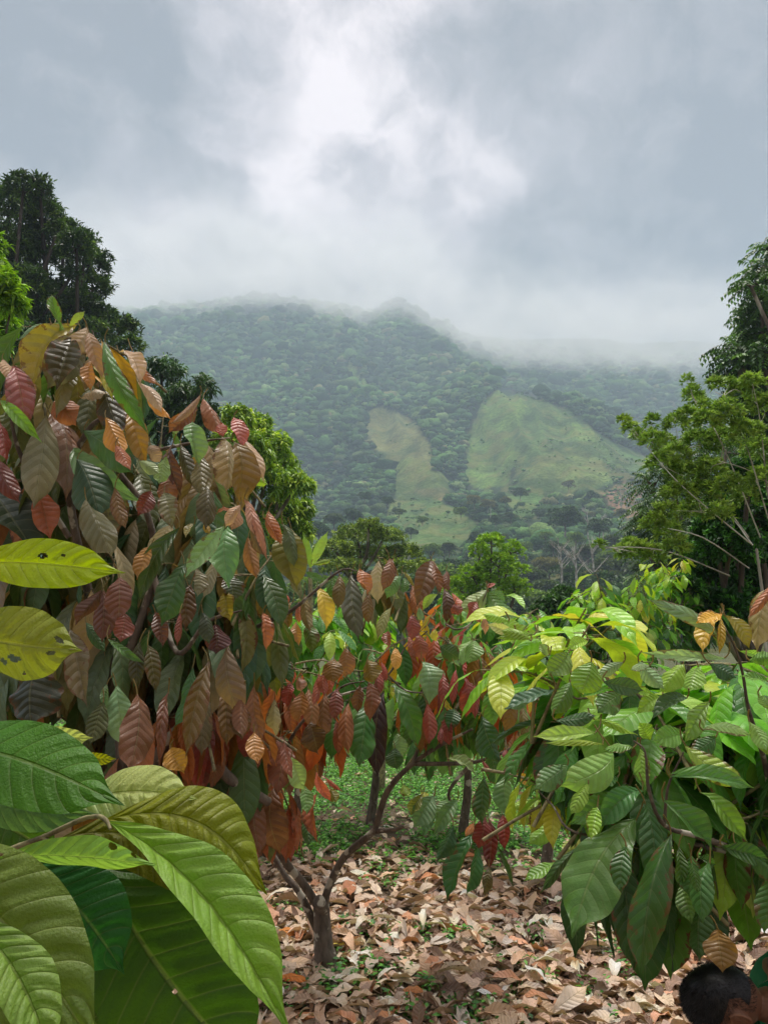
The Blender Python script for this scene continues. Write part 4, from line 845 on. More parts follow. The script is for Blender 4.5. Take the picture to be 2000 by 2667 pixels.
# --- right green tree
H_RIGHT = parse("""6 1380 770 945 520 90 74a284 .03;6 1400 870 910 830 75 86b494 -.05;6 1380 590 1270 810 110 d0ac1c .12;6 1380 590 1230 640 100 cca41c;6 1390 600 1530 790 90 a89c1c -.14;6 1370 620 1360 820 60 c0a41c;6 1700 420 1600 790 200 a8986f .06;6 1690 400 1550 600 60 b46a2e;
6 1140 900 1000 1060 140 86b424;6 1230 915 1180 1060 130 7cb44c;6 1300 900 1450 980 100 33603c;6 855 880 1010 1040 110 82ab88;6 930 910 820 935 50 8fb894;6 570 885 500 1070 180 6a9c1c;6 550 760 430 800 90 8cc43c;6 430 830 310 970 120 6f9a3c;6 770 890 620 980 60 7faa8a;6 640 1010 870 1060 90 3c643c;
6 350 1060 60 1170 90 44705c;6 440 1010 330 1200 130 5c903c;6 680 1050 520 1100 70 60a434;6 760 1090 620 1190 140 508040;6 820 1060 930 1080 60 90c43c;6 1000 1110 860 1200 90 84b420;6 1160 1110 960 1230 120 4c744c;6 1300 1130 1150 1370 130 86b85c;6 600 1330 240 1350 110 93c468 -.08;6 650 1400 300 1390 45 9cd024 -.05;6 580 1240 830 1330 60 90cc20;
6 700 1450 395 1640 170 84bc5c -.1;6 830 1420 660 1430 70 70ac40;6 930 1370 870 1270 110 8ac424;6 1140 1330 960 1370 130 6eac40;6 870 1420 900 1640 90 80b838;6 1140 1400 1500 1630 130 9cc83c .08;6 1250 1310 1540 1340 80 90c46c;6 1340 1350 1200 1450 100 3c7034;6 1540 1250 1640 1420 100 80b060;6 1560 1350 1700 1460 80 88c038;6 1600 1100 1750 1150 90 4c8c38;6 1480 820 1620 870 60 84bc48;6 1540 880 1700 870 80 5c9838;6 1659 1010 1500 980 70 5f9c3c;6 1659 1180 1600 1100 60 7cb450;
6 1040 1600 1500 1650 90 4f8c4c;6 340 1250 580 1220 90 34603c;6 230 1650 380 1530 150 5a9054;6 200 760 20 700 80 90c838;6 60 640 -90 600 70 8ccc34;6 100 720 -60 660 60 b4c890;6 220 720 0 740 50 88c438;6 300 850 250 780 70 90bc84;
8 1060 295 870 460 130 44824a .08;8 1150 340 1370 560 150 437c3f;8 1070 350 1110 720 110 34682a;8 1030 430 745 950 260 437424 .06;8 1200 500 1060 1150 200 376a22;8 960 310 720 450 90 50863c;8 800 260 720 400 70 90c038;8 840 370 810 520 80 84bc34;8 1330 300 1540 520 110 60942f;8 1180 220 1560 280 80 54904c;
8 1410 640 1690 1030 130 42783a;8 1230 560 1240 750 70 508230;8 1290 600 1290 800 120 458038;8 1380 640 1350 910 100 3c7636;8 1250 740 1290 920 90 60943f;8 1320 620 1400 650 70 48803c;8 1430 560 1650 620 90 3a6c34;8 1420 960 1440 1150 130 84642c;8 1450 860 1440 1000 160 2b4c22;8 1600 900 1600 1100 100 2c5224;8 1700 880 1720 1420 180 2c5626;8 1500 560 1720 740 100 3c7034;8 1659 700 1640 960 110 3c7030;
8 700 170 550 280 100 60945a;8 940 230 820 280 90 3c7438;8 1340 830 1330 1090 130 2f5a26;8 900 620 870 850 60 70963c;8 980 560 960 780 90 34642a;8 1290 640 1320 780 60 487c30""")
rbase = P(2060, 3050, 2.35); rbase[2] = gz(rbase[0], 2.35)
cacao('cacao_tree', rbase, 'green leaved cacao tree hanging in from the right edge over the crouching person',
  [(px((2020, 2150, 2.5), (1990, 1980, 2.35), (1950, 1850, 2.2), (1935, 1760, 2.15), (1915, 1690, 2.1), (1880, 1620, 2.1)), [.02, .016, .010, .008, .006, .004]),
   (px((2100, 2350, 2.5), (1940, 2230, 2.4), (1820, 2180, 2.3), (1730, 2150, 2.2), (1690, 2060, 2.15), (1680, 1960, 2.1), (1650, 1930, 2.1)), [.026, .022, .016, .012, .009, .006, .004]),
   (px((1730, 2150, 2.2), (1740, 2050, 2.15), (1780, 1960, 2.1)), [.010, .007, .004]),
   (px((1940, 2230, 2.4), (1700, 2180, 2.4), (1500, 2170, 2.4), (1440, 2100, 2.5), (1400, 2060, 2.5)), [.014, .011, .008, .006, .003]),
   (px((2020, 2150, 2.6), (1950, 1880, 2.6), (1700, 1900, 2.6), (1650, 1800, 2.6), (1500, 1820, 2.6), (1480, 1750, 2.6)), [.018, .014, .012, .010, .007, .004])],
  [(1540, 1870, 110, 90, .5, .35, 6, 'deep', .28, .45), (1700, 1820, 200, 90, .5, .35, 10, 'green', .3, .4), (1880, 1800, 150, 140, .45, .3, 10, 'green', .3, .4), (1690, 2030, 160, 80, .4, .3, 8, 'deep', .29, .5), (1880, 2080, 150, 130, .4, .3, 12, 'green', .28, .6), (1740, 2200, 130, 70, .3, .25, 6, 'deep', .28, .85),
   (1930, 2210, 110, 90, .25, .25, 7, 'deep', .26, .85), (1520, 2010, 110, 90, .5, .3, 8, 'green', .22, .6), (2060, 2000, 90, 240, .3, .3, 9, 'deep', .26, .6), (1450, 1720, 120, 60, .5, .3, 6, 'bright', .22, .3), (1400, 2080, 60, 60, .5, .2, 2, 'bright', .18, .6), (2080, 2480, 60, 80, .25, .2, 4, 'deep', .28, .9)],
  2.3, H_RIGHT, lambda x, y: 2.12+.08*math.sin(x*.013+y*.009), .12,
  thin=.5, trunk=[([rbase-[0, 0, .1], rbase+[0, 0, .5], P(2110, 2400, 2.5)], [.07, .06, .03])], bright=1.3)
# --- cacao trees standing behind, each its own
def back_cacao(bx, d, top, label, specs, scale=1.):
    b = P(bx, 1600, d); b[2] = gz(b[0], d); tp = P(bx+20, top, d)
    mid = b+(tp-b)*.35+np.array([.06, 0, 0])
    lm = [([mid, (mid+P(s[0], s[1], d))/2+rand_dir(1)[0]*.1, P(s[0], s[1]-s[3]*.3, d)], [.03, .02, .007]) for s in specs]
    cacao('cacao_tree', b, label, lm, [(a, b_, c, e_, 0, dr, n, pal, L*scale, dp) for (a, b_, c, e_, dr, n, pal, L, dp) in specs], d, trunk=[([b-[0, 0, .1], b+(mid-b)*.5+[.03, 0, 0], mid], [.05, .04, .03])])
back_cacao(760, 7.0, 1600, 'sunlit green cacao tree behind the left end of the central tree', [(740, 1700, 100, 110, .7, 26, 'green', .25, .5), (860, 1640, 90, 80, .6, 18, 'green', .24, .5), (700, 1850, 110, 110, .7, 24, 'green', .24, .6)])
back_cacao(960, 8.2, 1560, 'bright green cacao tree with yellow pods behind the orange leaves', [(930, 1600, 90, 70, .8, 24, 'green', .25, .5), (1000, 1750, 120, 120, .8, 30, 'bright', .24, .5), (900, 1850, 100, 80, .7, 16, 'green', .24, .6)])
back_cacao(1190, 7.5, 1560, 'green cacao tree with a few red leaves just right behind the centre', [(1170, 1640, 90, 80, .7, 18, 'mixed', .23, .6), (1260, 1800, 120, 110, .7, 26, 'green', .24, .6), (1120, 1900, 100, 80, .7, 16, 'deep', .24, .7)])
back_cacao(1390, 6.0, 1600, 'cacao tree with red flush and bright leaves between centre and right trees', [(1340, 1640, 90, 60, .5, 14, 'green', .22, .5), (1380, 1760, 110, 80, .5, 20, 'mixed', .22, .6), (1380, 1920, 110, 90, .5, 16, 'mixed', .22, .6), (1450, 2040, 100, 70, .5, 12, 'green', .22, .6)])
back_cacao(1560, 8.5, 1500, 'dark green cacao tree with upright shoots right of the citrus bush', [(1540, 1560, 60, 45, .5, 14, 'green', .22, .5), (1510, 1640, 70, 70, .6, 22, 'deep', .22, .5), (1590, 1690, 90, 80, .6, 24, 'deep', .22, .5)])
back_cacao(1660, 9.5, 1500, 'slender green cacao tree with a tall middle shoot, right of its dark neighbour', [(1660, 1570, 45, 50, .5, 12, 'bright', .22, .5), (1670, 1650, 70, 70, .6, 20, 'green', .22, .5)])
back_cacao(1770, 10.5, 1480, 'tallest of the green cacao trees before the citrus tree, its top leaves yellowing', [(1730, 1500, 60, 40, .5, 14, 'bright', .23, .5), (1770, 1570, 80, 70, .6, 24, 'green', .23, .5), (1780, 1650, 90, 60, .6, 20, 'deep', .23, .5), (1850, 1600, 60, 60, .6, 14, 'green', .23, .5)])
back_cacao(560, 6.2, 1700, 'shaded green cacao tree seen below the bronze crown', [(560, 1800, 110, 90, .5, 18, 'deep', .24, .7), (450, 1950, 100, 60, .5, 10, 'deep', .24, .7)])
# ------------------------------------------------------------------ foreground cacao branch, close to the camera
stem0 = P(-900, 2500, 1.25); gb = stem0.copy(); gb[2] = gz(gb[0], gb[1])
nb_ = empty('cacao_sapling', gb, 'leafy cacao sapling close to the camera with huge yellow green leaves at lower left', 'cacao sapling')
m = MB(); tube(m, [gb-[0, 0, .1], gb+(stem0-gb)*.5+[.02, 0, 0], stem0, stem0+[.05, 0, .5], stem0+[.0, .02, .9]], [.022, .02, .016, .012, .006], seg=10, smooth=4); m.build('stem', M_BARK, nb_)
def z7(*pts): return [P(a*.5425, 1900+b*.5425, d) for a, b, d in pts]
def z4(*pts): return [P(a*.42194, 1300+b*.42194, d) for a, b, d in pts]
m = MB()
tube(m, [stem0+[.0, 0, .0]]+z7((-700, 900, 1.1), (0, 600, .98), (110, 555, .96), (215, 515, .94), (300, 475, .93), (400, 430, .92), (450, 420, .91)), [.012, .009, .0036, .0033, .0031, .003, .0029, .002], seg=10, smooth=5)
tube(m, z7((210, 520, .94), (240, 545, .93), (285, 560, .91), (300, 600, .89), (285, 650, .88)), [.0028, .0026, .0025, .0026, .0016], seg=9, smooth=5)
tube(m, z7((440, 422, .91), (480, 420, .90), (510, 440, .89), (530, 480, .88)), [.0027, .0026, .0026, .0016], seg=9, smooth=5)
tube(m, z7((-160, 640, 1.), (-60, 600, .96), (40, 590, .86)), [.005, .004, .003], seg=9, smooth=5)
m.build('twig', M_TWIG, nb_)
m = MB(); tube(m, [stem0+[0, 0, .5]]+z4((-500, 900, 1.05), (-180, 760, .86)), [.01, .006, .003], seg=8); tube(m, [stem0+[0, 0, .9]]+z4((-600, 500, 1.1), (-200, 420, .98)), [.008, .006, .003], seg=8)
tube(m, [stem0+[0, 0, .3]]+z7((-500, 0, 1.), (-330, -40, .9)), [.01, .006, .003], seg=8); m.build('twig', M_TWIG, nb_)
def big(a, da, b, db, w, c, roll=0., bend=0., arch=.08, fold=.12, wave=.02, twist=0., holes=None, age=0., label=None, z=z7, s_=.5425, corr=.035):
    B = z((*a, da))[0]; T = z((*b, db))[0]
    toc = nrm(np.array([0, 0, CAMZ])-(B+T)/2); ax = nrm(T-B); sdv = nrm(np.cross(ax, toc))
    N_ = toc*math.cos(R(roll))+sdv*math.sin(R(roll))
    m = MB(); leaves(m, B, T, w*s_*S((da+db)/2, 2100), N_, np.clip(hx(c)*[1.04, 1.03, .8], 0, .8), age=age, bend=bend, arch=arch, fold=fold, wave=wave, twist=twist, corr=corr*1.5, nu=36, nv=120, holes=holes, edge=.006)  # leaf colour c keeps the shade and sheen seen on it
    return m.build('leaf', M_NEAR, nb_, label=label)
z4k = dict(z=z4, s_=.42194)
big((-260, 400), .98, (775, 455), .92, 330, 'a6c416', roll=-12, bend=-.02, arch=.02, fold=.1, wave=.02, holes=[(.36, .53, .05, .03), (.3, .645, .035, .014), (.62, .965, .1, .012)], label='bright lime leaf at the top with two small holes', **z4k)
big((-330, 800), .90, (508, 935), .86, 480, '8c9c3c', roll=10, bend=.02, arch=.03, fold=-.28, wave=.03, twist=.25, holes=[(.78, .46, .045, .028), (.70, .535, .05, .055), (.60, .80, .05, .03), (.3, .83, .06, .035), (.45, .93, .07, .012), (.9, .62, .03, .01)], age=0., label='yellow green leaf with black edged insect holes', **z4k)
big((-420, 90), .92, (600, 370), .84, 420, '447c18', roll=-16, bend=-.04, arch=.07, fold=-.1, wave=.015, label='large smooth deep green leaf', corr=.015)
big((-260, 220), .98, (470, 410), .96, 230, '5c8458', roll=20, bend=.05, arch=.04)
big((340, 385), .99, (950, 335), .95, 300, 'b4cc94', roll=-22, bend=-.06, arch=.07, fold=-.15, corr=.05, label='pale green leaf with deep pressed veins')
big((150, 10), 1.05, (450, 40), 1.02, 120, 'c4d89c', roll=20, fold=.25)
big((380, 120), 1.08, (560, 140), 1.06, 70, '949c1c', roll=30)
big((500, 440), .92, (1285, 800), .96, 400, '7c8a1a', roll=-18, bend=-.16, arch=.10, fold=-.12, wave=.02, corr=.045, label='olive yellow leaf arching over the others')
big((300, 520), .99, (1050, 830), 1.03, 380, '6c701c', roll=-12, bend=-.14, arch=.08, fold=-.1)
big((470, 620), .98, (1230, 1680), .98, 640, '3c6418', roll=14, bend=.02, arch=.10, fold=.05, corr=.02, holes=[(.52, .55, .015, .010), (.9, .86, .02, .01)], label='broad dark leaf in the shade of the others')  # underside shade is painted into its dark green
big((515, 445), .90, (1400, 1480), .82, 420, '80ae4c', roll=-30, bend=-.05, arch=.06, fold=.62, corr=.055, label='long folded light green leaf running to the bottom')
big((-20, 620), .86, (745, 655), .82, 190, '90c468', roll=32, bend=.0, arch=-.05, fold=-.45, wave=.04, holes=[(.12, .72, .10, .03), (.1, .86, .1, .02)], label='small pale leaf lying level over the dark ones')
big((150, 640), .92, (600, 1180), .90, 400, '2a6c36', roll=18, bend=-.08, arch=.13, fold=-.2, corr=.04, label='glossy blue green leaf under the level one')
big((-560, 560), .80, (500, 1600), .72, 560, '68843e', roll=8, bend=-.08, arch=.06, fold=.1, corr=.05, holes=[(.12, .35, .05, .03)], label='big grey green leaf cut by the lower left corner')
big((-160, 900), .68, (260, 1620), .64, 300, '7ca352', roll=-20, bend=-.05, arch=.05, fold=.4, corr=.05)
big((10, 415), 1.15, (220, 405), 1.12, 60, '62b434', roll=40, fold=.4)
big((-350, 200), 1.25, (300, 620), 1.3, 380, '3f6420', roll=10, arch=.1)
big((-300, 700), 1.1, (420, 1000), 1.12, 420, '36601c', roll=-10, arch=.1)
big((0, 1000), 1.05, (700, 1650), 1.08, 460, '3c5c1c', roll=0, arch=.1)
# ------------------------------------------------------------------ leaf litter, ground plants, small things on the ground
M_DRY = leaf_material('dry_leaf', vein=.004, trans=.12, rough=.62, veins=9., under=.25, spec=.35)
def visible_xy(n, y0, y1, p=1.):
    y = y0+(y1-y0)*rng.uniform(0, 1, n)**p; x = rng.uniform(-.66, .66, n)*y
    return x, y
def litter(n, y0, y1, p, dens=None):
    x, y = visible_xy(n, y0, y1, p)
    if dens is not None: k = rng.uniform(size=n) < dens(x, y); x, y = x[k], y[k]
    n = len(x); L = rng.uniform(.07, .225, n); a = rng.uniform(0, 6.28, n)
    z = gz(x, y)+rng.uniform(.004, .05, n)
    ax = np.stack([np.cos(a), np.sin(a), rng.normal(0, .16, n)], -1)
    B = np.stack([x, y, z], -1); T = B+ax*L[:, None]
    T[:, 2] = np.maximum(T[:, 2], gz(T[:, 0], T[:, 1])+.004)
    N_ = nrm(np.array([0, 0, 1.])+rng.normal(0, .26, (n, 3)))
    cols = [hx(c) for c in ('c0aa98', 'd0bfae', 'b09884', '94786a', 'dcd0c4', '7c6252', 'b8805c', 'a68c7c', 'c8a892', '6a5244', 'c89478', 'b4a69c')]
    w = np.array([4, 4, 4, 3, 2.4, 2, 1, 3, 3, 1.4, 1, 2.]); cc = np.array(cols)[rng.choice(len(cols), n, p=w/w.sum())]*rng.uniform(.8, 1.2, (n, 1))
    return B, T, L*rng.uniform(.3, .46, n), N_, np.clip((cc*.86+cc.mean(1, keepdims=True)*.14)*1.27*[.98, .99, 1.], 0, .8), n
mb = MB()
for (n, y0, y1, p, nu, nv, dens) in [(6200, 2.6, 5.2, 1., 6, 12, None), (7800, 5.0, 8.4, 1., 4, 8, lambda x, y: np.clip(1-(y-6.5)/1.1+.5*fbm(np.stack([x, y, x*0], -1), 2, 5), .16, 1)), (3200, 7.4, 14, 1., 4, 6, lambda x, y: .7+0*x)]:
    B, T, W, N_, cc, n = litter(n, y0, y1, p, dens)
    leaves(mb, B, T, W, N_, cc, age=(rng.uniform(size=n) < .1)*1., bend=rng.uniform(-.08, .08, n), arch=rng.uniform(-.06, .2, n), fold=rng.uniform(-.2, 1., n), wave=rng.uniform(.03, .12, n), twist=rng.uniform(-1.2, 1.2, n), corr=.03, nu=nu, nv=nv, edge=.05)
n = 9000; xw = rng.uniform(-6.5, 6.5, n); yw = rng.uniform(-1.5, 8.5, n); k = (np.abs(xw) > .62*yw) & ((xw+4)**2+(yw-3)**2 > 0); xw, yw = xw[k], yw[k]; _vis = visible_xy
visible_xy = lambda n_, a_, b_, p_=1.: (xw, yw)
B, T, W, N_, cc, n = litter(len(xw), 0, 1, 1.)
visible_xy = _vis
leaves(mb, B, T, W, N_, cc, arch=rng.uniform(-.06, .2, n), fold=rng.uniform(-.2, 1., n), wave=rng.uniform(.03, .12, n), twist=rng.uniform(-1.2, 1.2, n), nu=4, nv=6)
mb.build('leaf_litter', M_DRY, kind='stuff', label='dry brown and pinkish cacao leaves covering the ground', cat='leaf litter')
def ground_plants(pts, h, leafL, nper, cols, mb):
    n = len(pts)
    for k in range(nper):
        a = rng.uniform(0, 6.28, n); el = rng.uniform(.1, 1., n)
        top = pts+np.stack([np.cos(a)*h*.45*rng.uniform(.2, 1, n), np.sin(a)*h*.45, h*rng.uniform(.25, 1, n)], -1)
        a2 = rng.uniform(0, 6.28, n); dr = nrm(np.stack([np.cos(a2), np.sin(a2), rng.uniform(-.2, .5, n)], -1))
        leaf_cards(mb, top, dr, leafL*rng.uniform(.6, 1.3, n), leafL*.5, jitter_col(n, cols), .2, fold=.15)
def grass(pts, h, nper, cols, mb):
    n = len(pts)
    for k in range(nper):
        a = rng.uniform(0, 6.28, n); dr = nrm(np.stack([np.cos(a)*.6, np.sin(a)*.6, rng.uniform(.5, 1.4, n)], -1))
        leaf_cards(mb, pts+rng.normal(0, .02, (n, 3))*[1, 1, 0], dr, h*rng.uniform(.5, 1.2, n), .008, jitter_col(n, cols), .35, fold=.2)
G1 = ('4c8a2c', '5fa036', '78b848', '3c7026'); mbg = MB()
def at(x, y): return np.stack([x, y, gz(x, y)], -1)
x, y = visible_xy(26000, 5.6, 14, .9); x = x*1.25; k = rng.uniform(size=len(x)) < np.clip(fbm(np.stack([x*1.1, y*1.1, x*0], -1), 3, 81)*1.8+np.clip((y-6.3)*.8, -1, .95), .12*(y > 6.4), 1); h = at(x[k], y[k])
ground_plants(h, .11, .05, 9, G1, mbg)
x, y = visible_xy(2600, 14, 40, 1.3); ground_plants(at(x, y), .3, .14, 9, G1, mbg)
# weeds coming up between the dry leaves
def patch(px_, py_, r, n, fn, *a):
    best = None
    for d_ in np.linspace(2.5, 12, 400):
        q = P(px_, py_, d_)
        if q[2] <= gz(q[0], d_)+.01: best = q; break
    if best is None: return
    xx = best[0]+rng.normal(0, r, n); yy = best[1]+rng.normal(0, r*1.2, n); fn(at(xx, yy), *a)
W1 = ('3f7a2c', '54943a', '6cac48', '2f6428')
for (a, b, r, n) in [(760, 2370, .16, 20), (930, 2530, .2, 30), (980, 2560, .16, 20), (860, 2600, .1, 8), (720, 2640, .14, 14), (1090, 2640, .16, 14), (1180, 2640, .14, 14), (1110, 2440, .1, 10), (1180, 2450, .08, 8), (1010, 2290, .16, 20), (1120, 2260, .15, 14), (1400, 2440, .1, 12), (1480, 2380, .1, 14), (1620, 2480, .12, 16), (1640, 2500, .1, 10), (1740, 2440, .15, 20), (1290, 2660, .2, 14), (1560, 2600, .15, 12), (1640, 2560, .1, 10), (640, 2350, .15, 14), (1330, 2520, .08, 6), (960, 2420, .14, 16), (700, 2540, .1, 10), (1280, 2460, .1, 6), (1420, 2560, .08, 6)]:
    patch(a, b, r*.6, n, lambda p_: ground_plants(p_, .08, .04, 6, W1, mbg)); patch(a, b, r*.8, n//2, lambda p_: grass(p_, .10, 6, W1, mbg))
mbg.build('ground_cover', M_FOL, smooth=False, kind='stuff', label='low green weeds and grass between and behind the dry leaves', cat='ground cover')
def gp(px_, py_, lift=.03):
    for d_ in np.linspace(2.5, 14, 1200):
        q = P(px_, py_, d_)
        if q[2] <= gz(q[0], d_)+lift: return q
zg = lambda a, b: (600+a*.422, 2150+b*.422)
def fallen(a, b, w, c, label, age=.3):
    A_ = gp(*zg(*a), .05); B_ = gp(*zg(*b), .07); L = np.linalg.norm(B_-A_)
    m = MB(); leaves(m, A_, B_, w, np.array([[.1, -.35, 1.]]), hx(c), age=age, arch=.08, fold=-.2, wave=.05, corr=.04, nu=12, nv=40)
    return m.build('fallen_leaf', M_DRY, origin=A_, label=label, cat='fallen leaf')
fallen((262, 700), (415, 640), .085, 'd08a48', 'orange dead leaf with a dark hole lying left of the cacao trunk')
fallen((270, 945), (490, 965), .06, 'c87a34', 'long orange dead leaf at the foot of the cacao trunk')
fallen((725, 350), (740, 440), .10, 'b07a60', 'brown ribbed dead leaf standing on edge right of the trunk fork')
fallen((640, 725), (700, 740), .06, 'd8d060', 'small yellow leaf just right of the spotted trunk', 0)
fallen((880, 770), (980, 860), .10, '8a6a5c', 'dull brown ribbed dead leaf between trunk and pod husk')
fallen((1560, 985), (1680, 1060), .09, 'c09078', 'pinkish dead leaf near the bottom, right of the pod husk')
fallen((1050, 1020), (1200, 1040), .08, 'b87c50', 'tan orange dead leaf below the pod husk')
# opened cacao pod husk
c0 = gp(*zg(1275, 765), .05); e = empty('cacao_pod', c0, 'opened orange cacao pod husk lying among the dry leaves', 'cacao pod')
th = np.linspace(0, 2*np.pi, 32, endpoint=False); ph = np.linspace(0, np.pi/2, 10)
TH, PH = np.meshgrid(th, ph); ribs = 1+.05*np.cos(TH*10)
def bowl(sc_, dz, ri): return np.stack([np.cos(TH)*np.cos(PH)*.062*sc_*(ribs if ri else 1), np.sin(TH)*np.cos(PH)*.036*sc_*(ribs if ri else 1), -np.sin(PH)*.032*sc_+dz], -1).reshape(-1, 3)
i = np.arange(9)[:, None]*32; j = np.arange(32)[None]; k = (j+1) % 32; bf = np.stack([i+j, i+k, i+32+k, i+32+j], -1).reshape(-1, 4)
rot = np.array([[.93, -.2, .3], [.1, .9, -.42], [-.33, .40, .86]]).T
t = NT('pod_husk'); P3 = t.n('ShaderNodeTexCoord').outputs['Object']; n_ = t.noise(P3, 40., 5, .6)
M_POD = t.out(t.n('ShaderNodeBsdfPrincipled', {'Base Color': t.mix(t.ss(n_, .4, .62), t.attr('Col'), (.08, .03, .012)), 'Roughness': .5, 'Normal': t.n('ShaderNodeBump', {'Strength': .6, 'Distance': .004, 'Height': n_}).outputs[0]}).outputs[0])
m = MB(); m.add(c0+bowl(1., .01, True)@rot.T, bf[:, ::-1], hx('c07a20'))
rim = np.concatenate([bowl(1., .01, True)[:32], bowl(.82, .01, False)[:32]]); jj = np.arange(32); m.add(c0+rim@rot.T, np.stack([jj, jj+32, (jj+1) % 32+32, (jj+1) % 32], -1), hx('d09030')); m.build('husk', M_POD, e)
m = MB(); m.add(c0+bowl(.82, .01, False)@rot.T, bf, hx('c8a46c')); m.build('pulp', M_POD, e)
# sticks
def stick(pts, r, mat, label, nm, cat, lift=.03):
    P_ = [gp(*q, lift) for q in pts]; m = MB(); tube(m, P_, np.linspace(r, r*.6, len(P_)), seg=8, smooth=4, rough=.15); m.build(nm, mat, origin=P_[0], label=label, cat=cat)
stick([zg(1180, 450), zg(1300, 560), zg(1400, 620), zg(1540, 770)], .010, M_BARK, 'thin dark fallen branch lying across the litter above the pod husk', 'fallen_branch', 'branch')
stick([zg(380, 960), zg(600, 1010), zg(830, 1150)], .022, M_TREEBARK, 'thick mossy root like stick running from the trunk foot to the right', 'fallen_branch', 'branch', .015)
stick([(1740, 2590), (1650, 2640), (1560, 2700)], .007, M_BARK, 'thin bent stick on the litter left of the person', 'fallen_branch', 'branch')
t = NT('pale_wood'); M_WHITE = t.out(t.n('ShaderNodeBsdfPrincipled', {'Base Color': (.72, .66, .56, 1), 'Roughness': .6}).outputs[0])
stick([(1026, 2650), (1070, 2668)], .011, M_WHITE, 'short peeled white stick at the bottom edge of the picture', 'peeled_stick', 'stick', .05)
V_, F_ = IV2, IF2
sp_ = gp(889, 2239, .03); m = MB(); m.add(sp_+V_*np.array([.05, .045, .038])*(1+.12*fbm(V_*2, 3, 4))[:, None], F_, hx('9a8a7c'))
t = NT('stone'); P3 = t.n('ShaderNodeTexCoord').outputs['Object']; n_ = t.noise(P3, 60., 5, .6); M_STONE = t.out(t.n('ShaderNodeBsdfPrincipled', {'Base Color': t.mix(n_, hx('6a5c50'), hx('a89a8c')), 'Roughness': .9}).outputs[0])
m.build('stone', M_STONE, origin=sp_, label='rounded grey stone on the litter behind the leaning limb', cat='stone')
# ------------------------------------------------------------------ person bending down at the lower right
t = NT('skin'); P3 = t.n('ShaderNodeTexCoord').outputs['Object']; n_ = t.noise(P3, 90., 4)
M_SKIN = t.out(t.n('ShaderNodeBsdfPrincipled', {'Base Color': t.mix(n_, hx('7c543e'), hx('946850')), 'Roughness': .5, 'Subsurface Weight': .12, 'Subsurface Radius': (.01, .004, .002), 'Normal': t.n('ShaderNodeBump', {'Strength': .2, 'Distance': .001, 'Height': n_}).outputs[0]}).outputs[0])
t = NT('green_cloth'); P3 = t.n('ShaderNodeTexCoord').outputs['Object']; n_ = t.noise(P3, 400., 2); nn_ = t.noise(P3, 9., 3)
M_CLOTH = t.out(t.n('ShaderNodeBsdfPrincipled', {'Base Color': t.mix(n_, hx('0f7a50'), hx('1f9a68')), 'Roughness': .9, 'Normal': t.n('ShaderNodeBump', {'Strength': .8, 'Distance': .012, 'Height': t.m_('ADD', nn_, t.m_('MULTIPLY', n_, .1))}).outputs[0]}).outputs[0])
t = NT('mint_trim'); M_MINT = t.out(t.n('ShaderNodeBsdfPrincipled', {'Base Color': tuple(hx('4cc89a'))+(1,), 'Roughness': .8}).outputs[0])
t = NT('dark_denim'); P3 = t.n('ShaderNodeTexCoord').outputs['Object']; n_ = t.noise(P3, 300., 2); M_DENIM = t.out(t.n('ShaderNodeBsdfPrincipled', {'Base Color': t.mix(n_, hx('1c2430'), hx('2c3848')), 'Roughness': .9}).outputs[0])
t = NT('black_hair'); M_HAIR = t.out(t.n('ShaderNodeBsdfPrincipled', {'Base Color': (.008, .007, .007, 1), 'Roughness': .38, 'Specular IOR Level': .6}).outputs[0])
ear = P(1922, 2644, 2.40); Hc = ear+np.array([.0, .074, .0])
up = nrm(np.array([-.93, -.10, .34])); fw = np.array([-.30, .22, -.92]); fw = nrm(fw-up*np.dot(fw, up)); lf = np.cross(up, fw)
HM = np.stack([fw, lf, up], 1)                # head axes: x face, y its left, z crown
def H(v): return Hc+np.asarray(v, float)@HM.T
# head surface: deformed sphere with brow, nose, lips, chin, jaw
v = IV2*1.; xx, yy, zz = v[:, 0], v[:, 1], v[:, 2]
q = np.stack([xx*.096, yy*.075, zz*.118], -1); q[:, 2] += .012
q[:, 0] -= .004*(xx < 0)
low = np.clip(-zz, 0, 1); q[:, 1] *= 1-.28*low**1.4; q[:, 0] += -.012*low*(xx > 0)*1.
g = lambda cy, cz, sy, sz: np.exp(-((yy-cy)/sy)**2-((zz-cz)/sz)**2)*(xx > 0)
q[:, 0] += .006*g(0, .22, .6, .12)-.008*g(.42, .05, .18, .13)-.008*g(-.42, .05, .18, .13)+.022*g(0, -.22, .13, .16)+.012*g(0, 0, .10, .2)+.008*g(0, -.52, .28, .09)-.004*g(0, -.60, .2, .05)+.010*g(0, -.85, .35, .15)
def ear_mesh(sg):
    m = MB(); a = np.linspace(-2.2, 2.0, 14)
    pts = [H([-.012-.018*math.cos(k)*1., sg*(.081+.012*math.sin((k+2.2)/4.2*3.14)), .004+.030*math.sin(k)]) for k in a]
    tube(m, pts, .0055, seg=8, smooth=2); tube(m, [H([-.005, sg*.072, .018]), H([-.016, sg*.080, .004]), H([-.010, sg*.076, -.020])], [.009, .010, .010], seg=8); return m
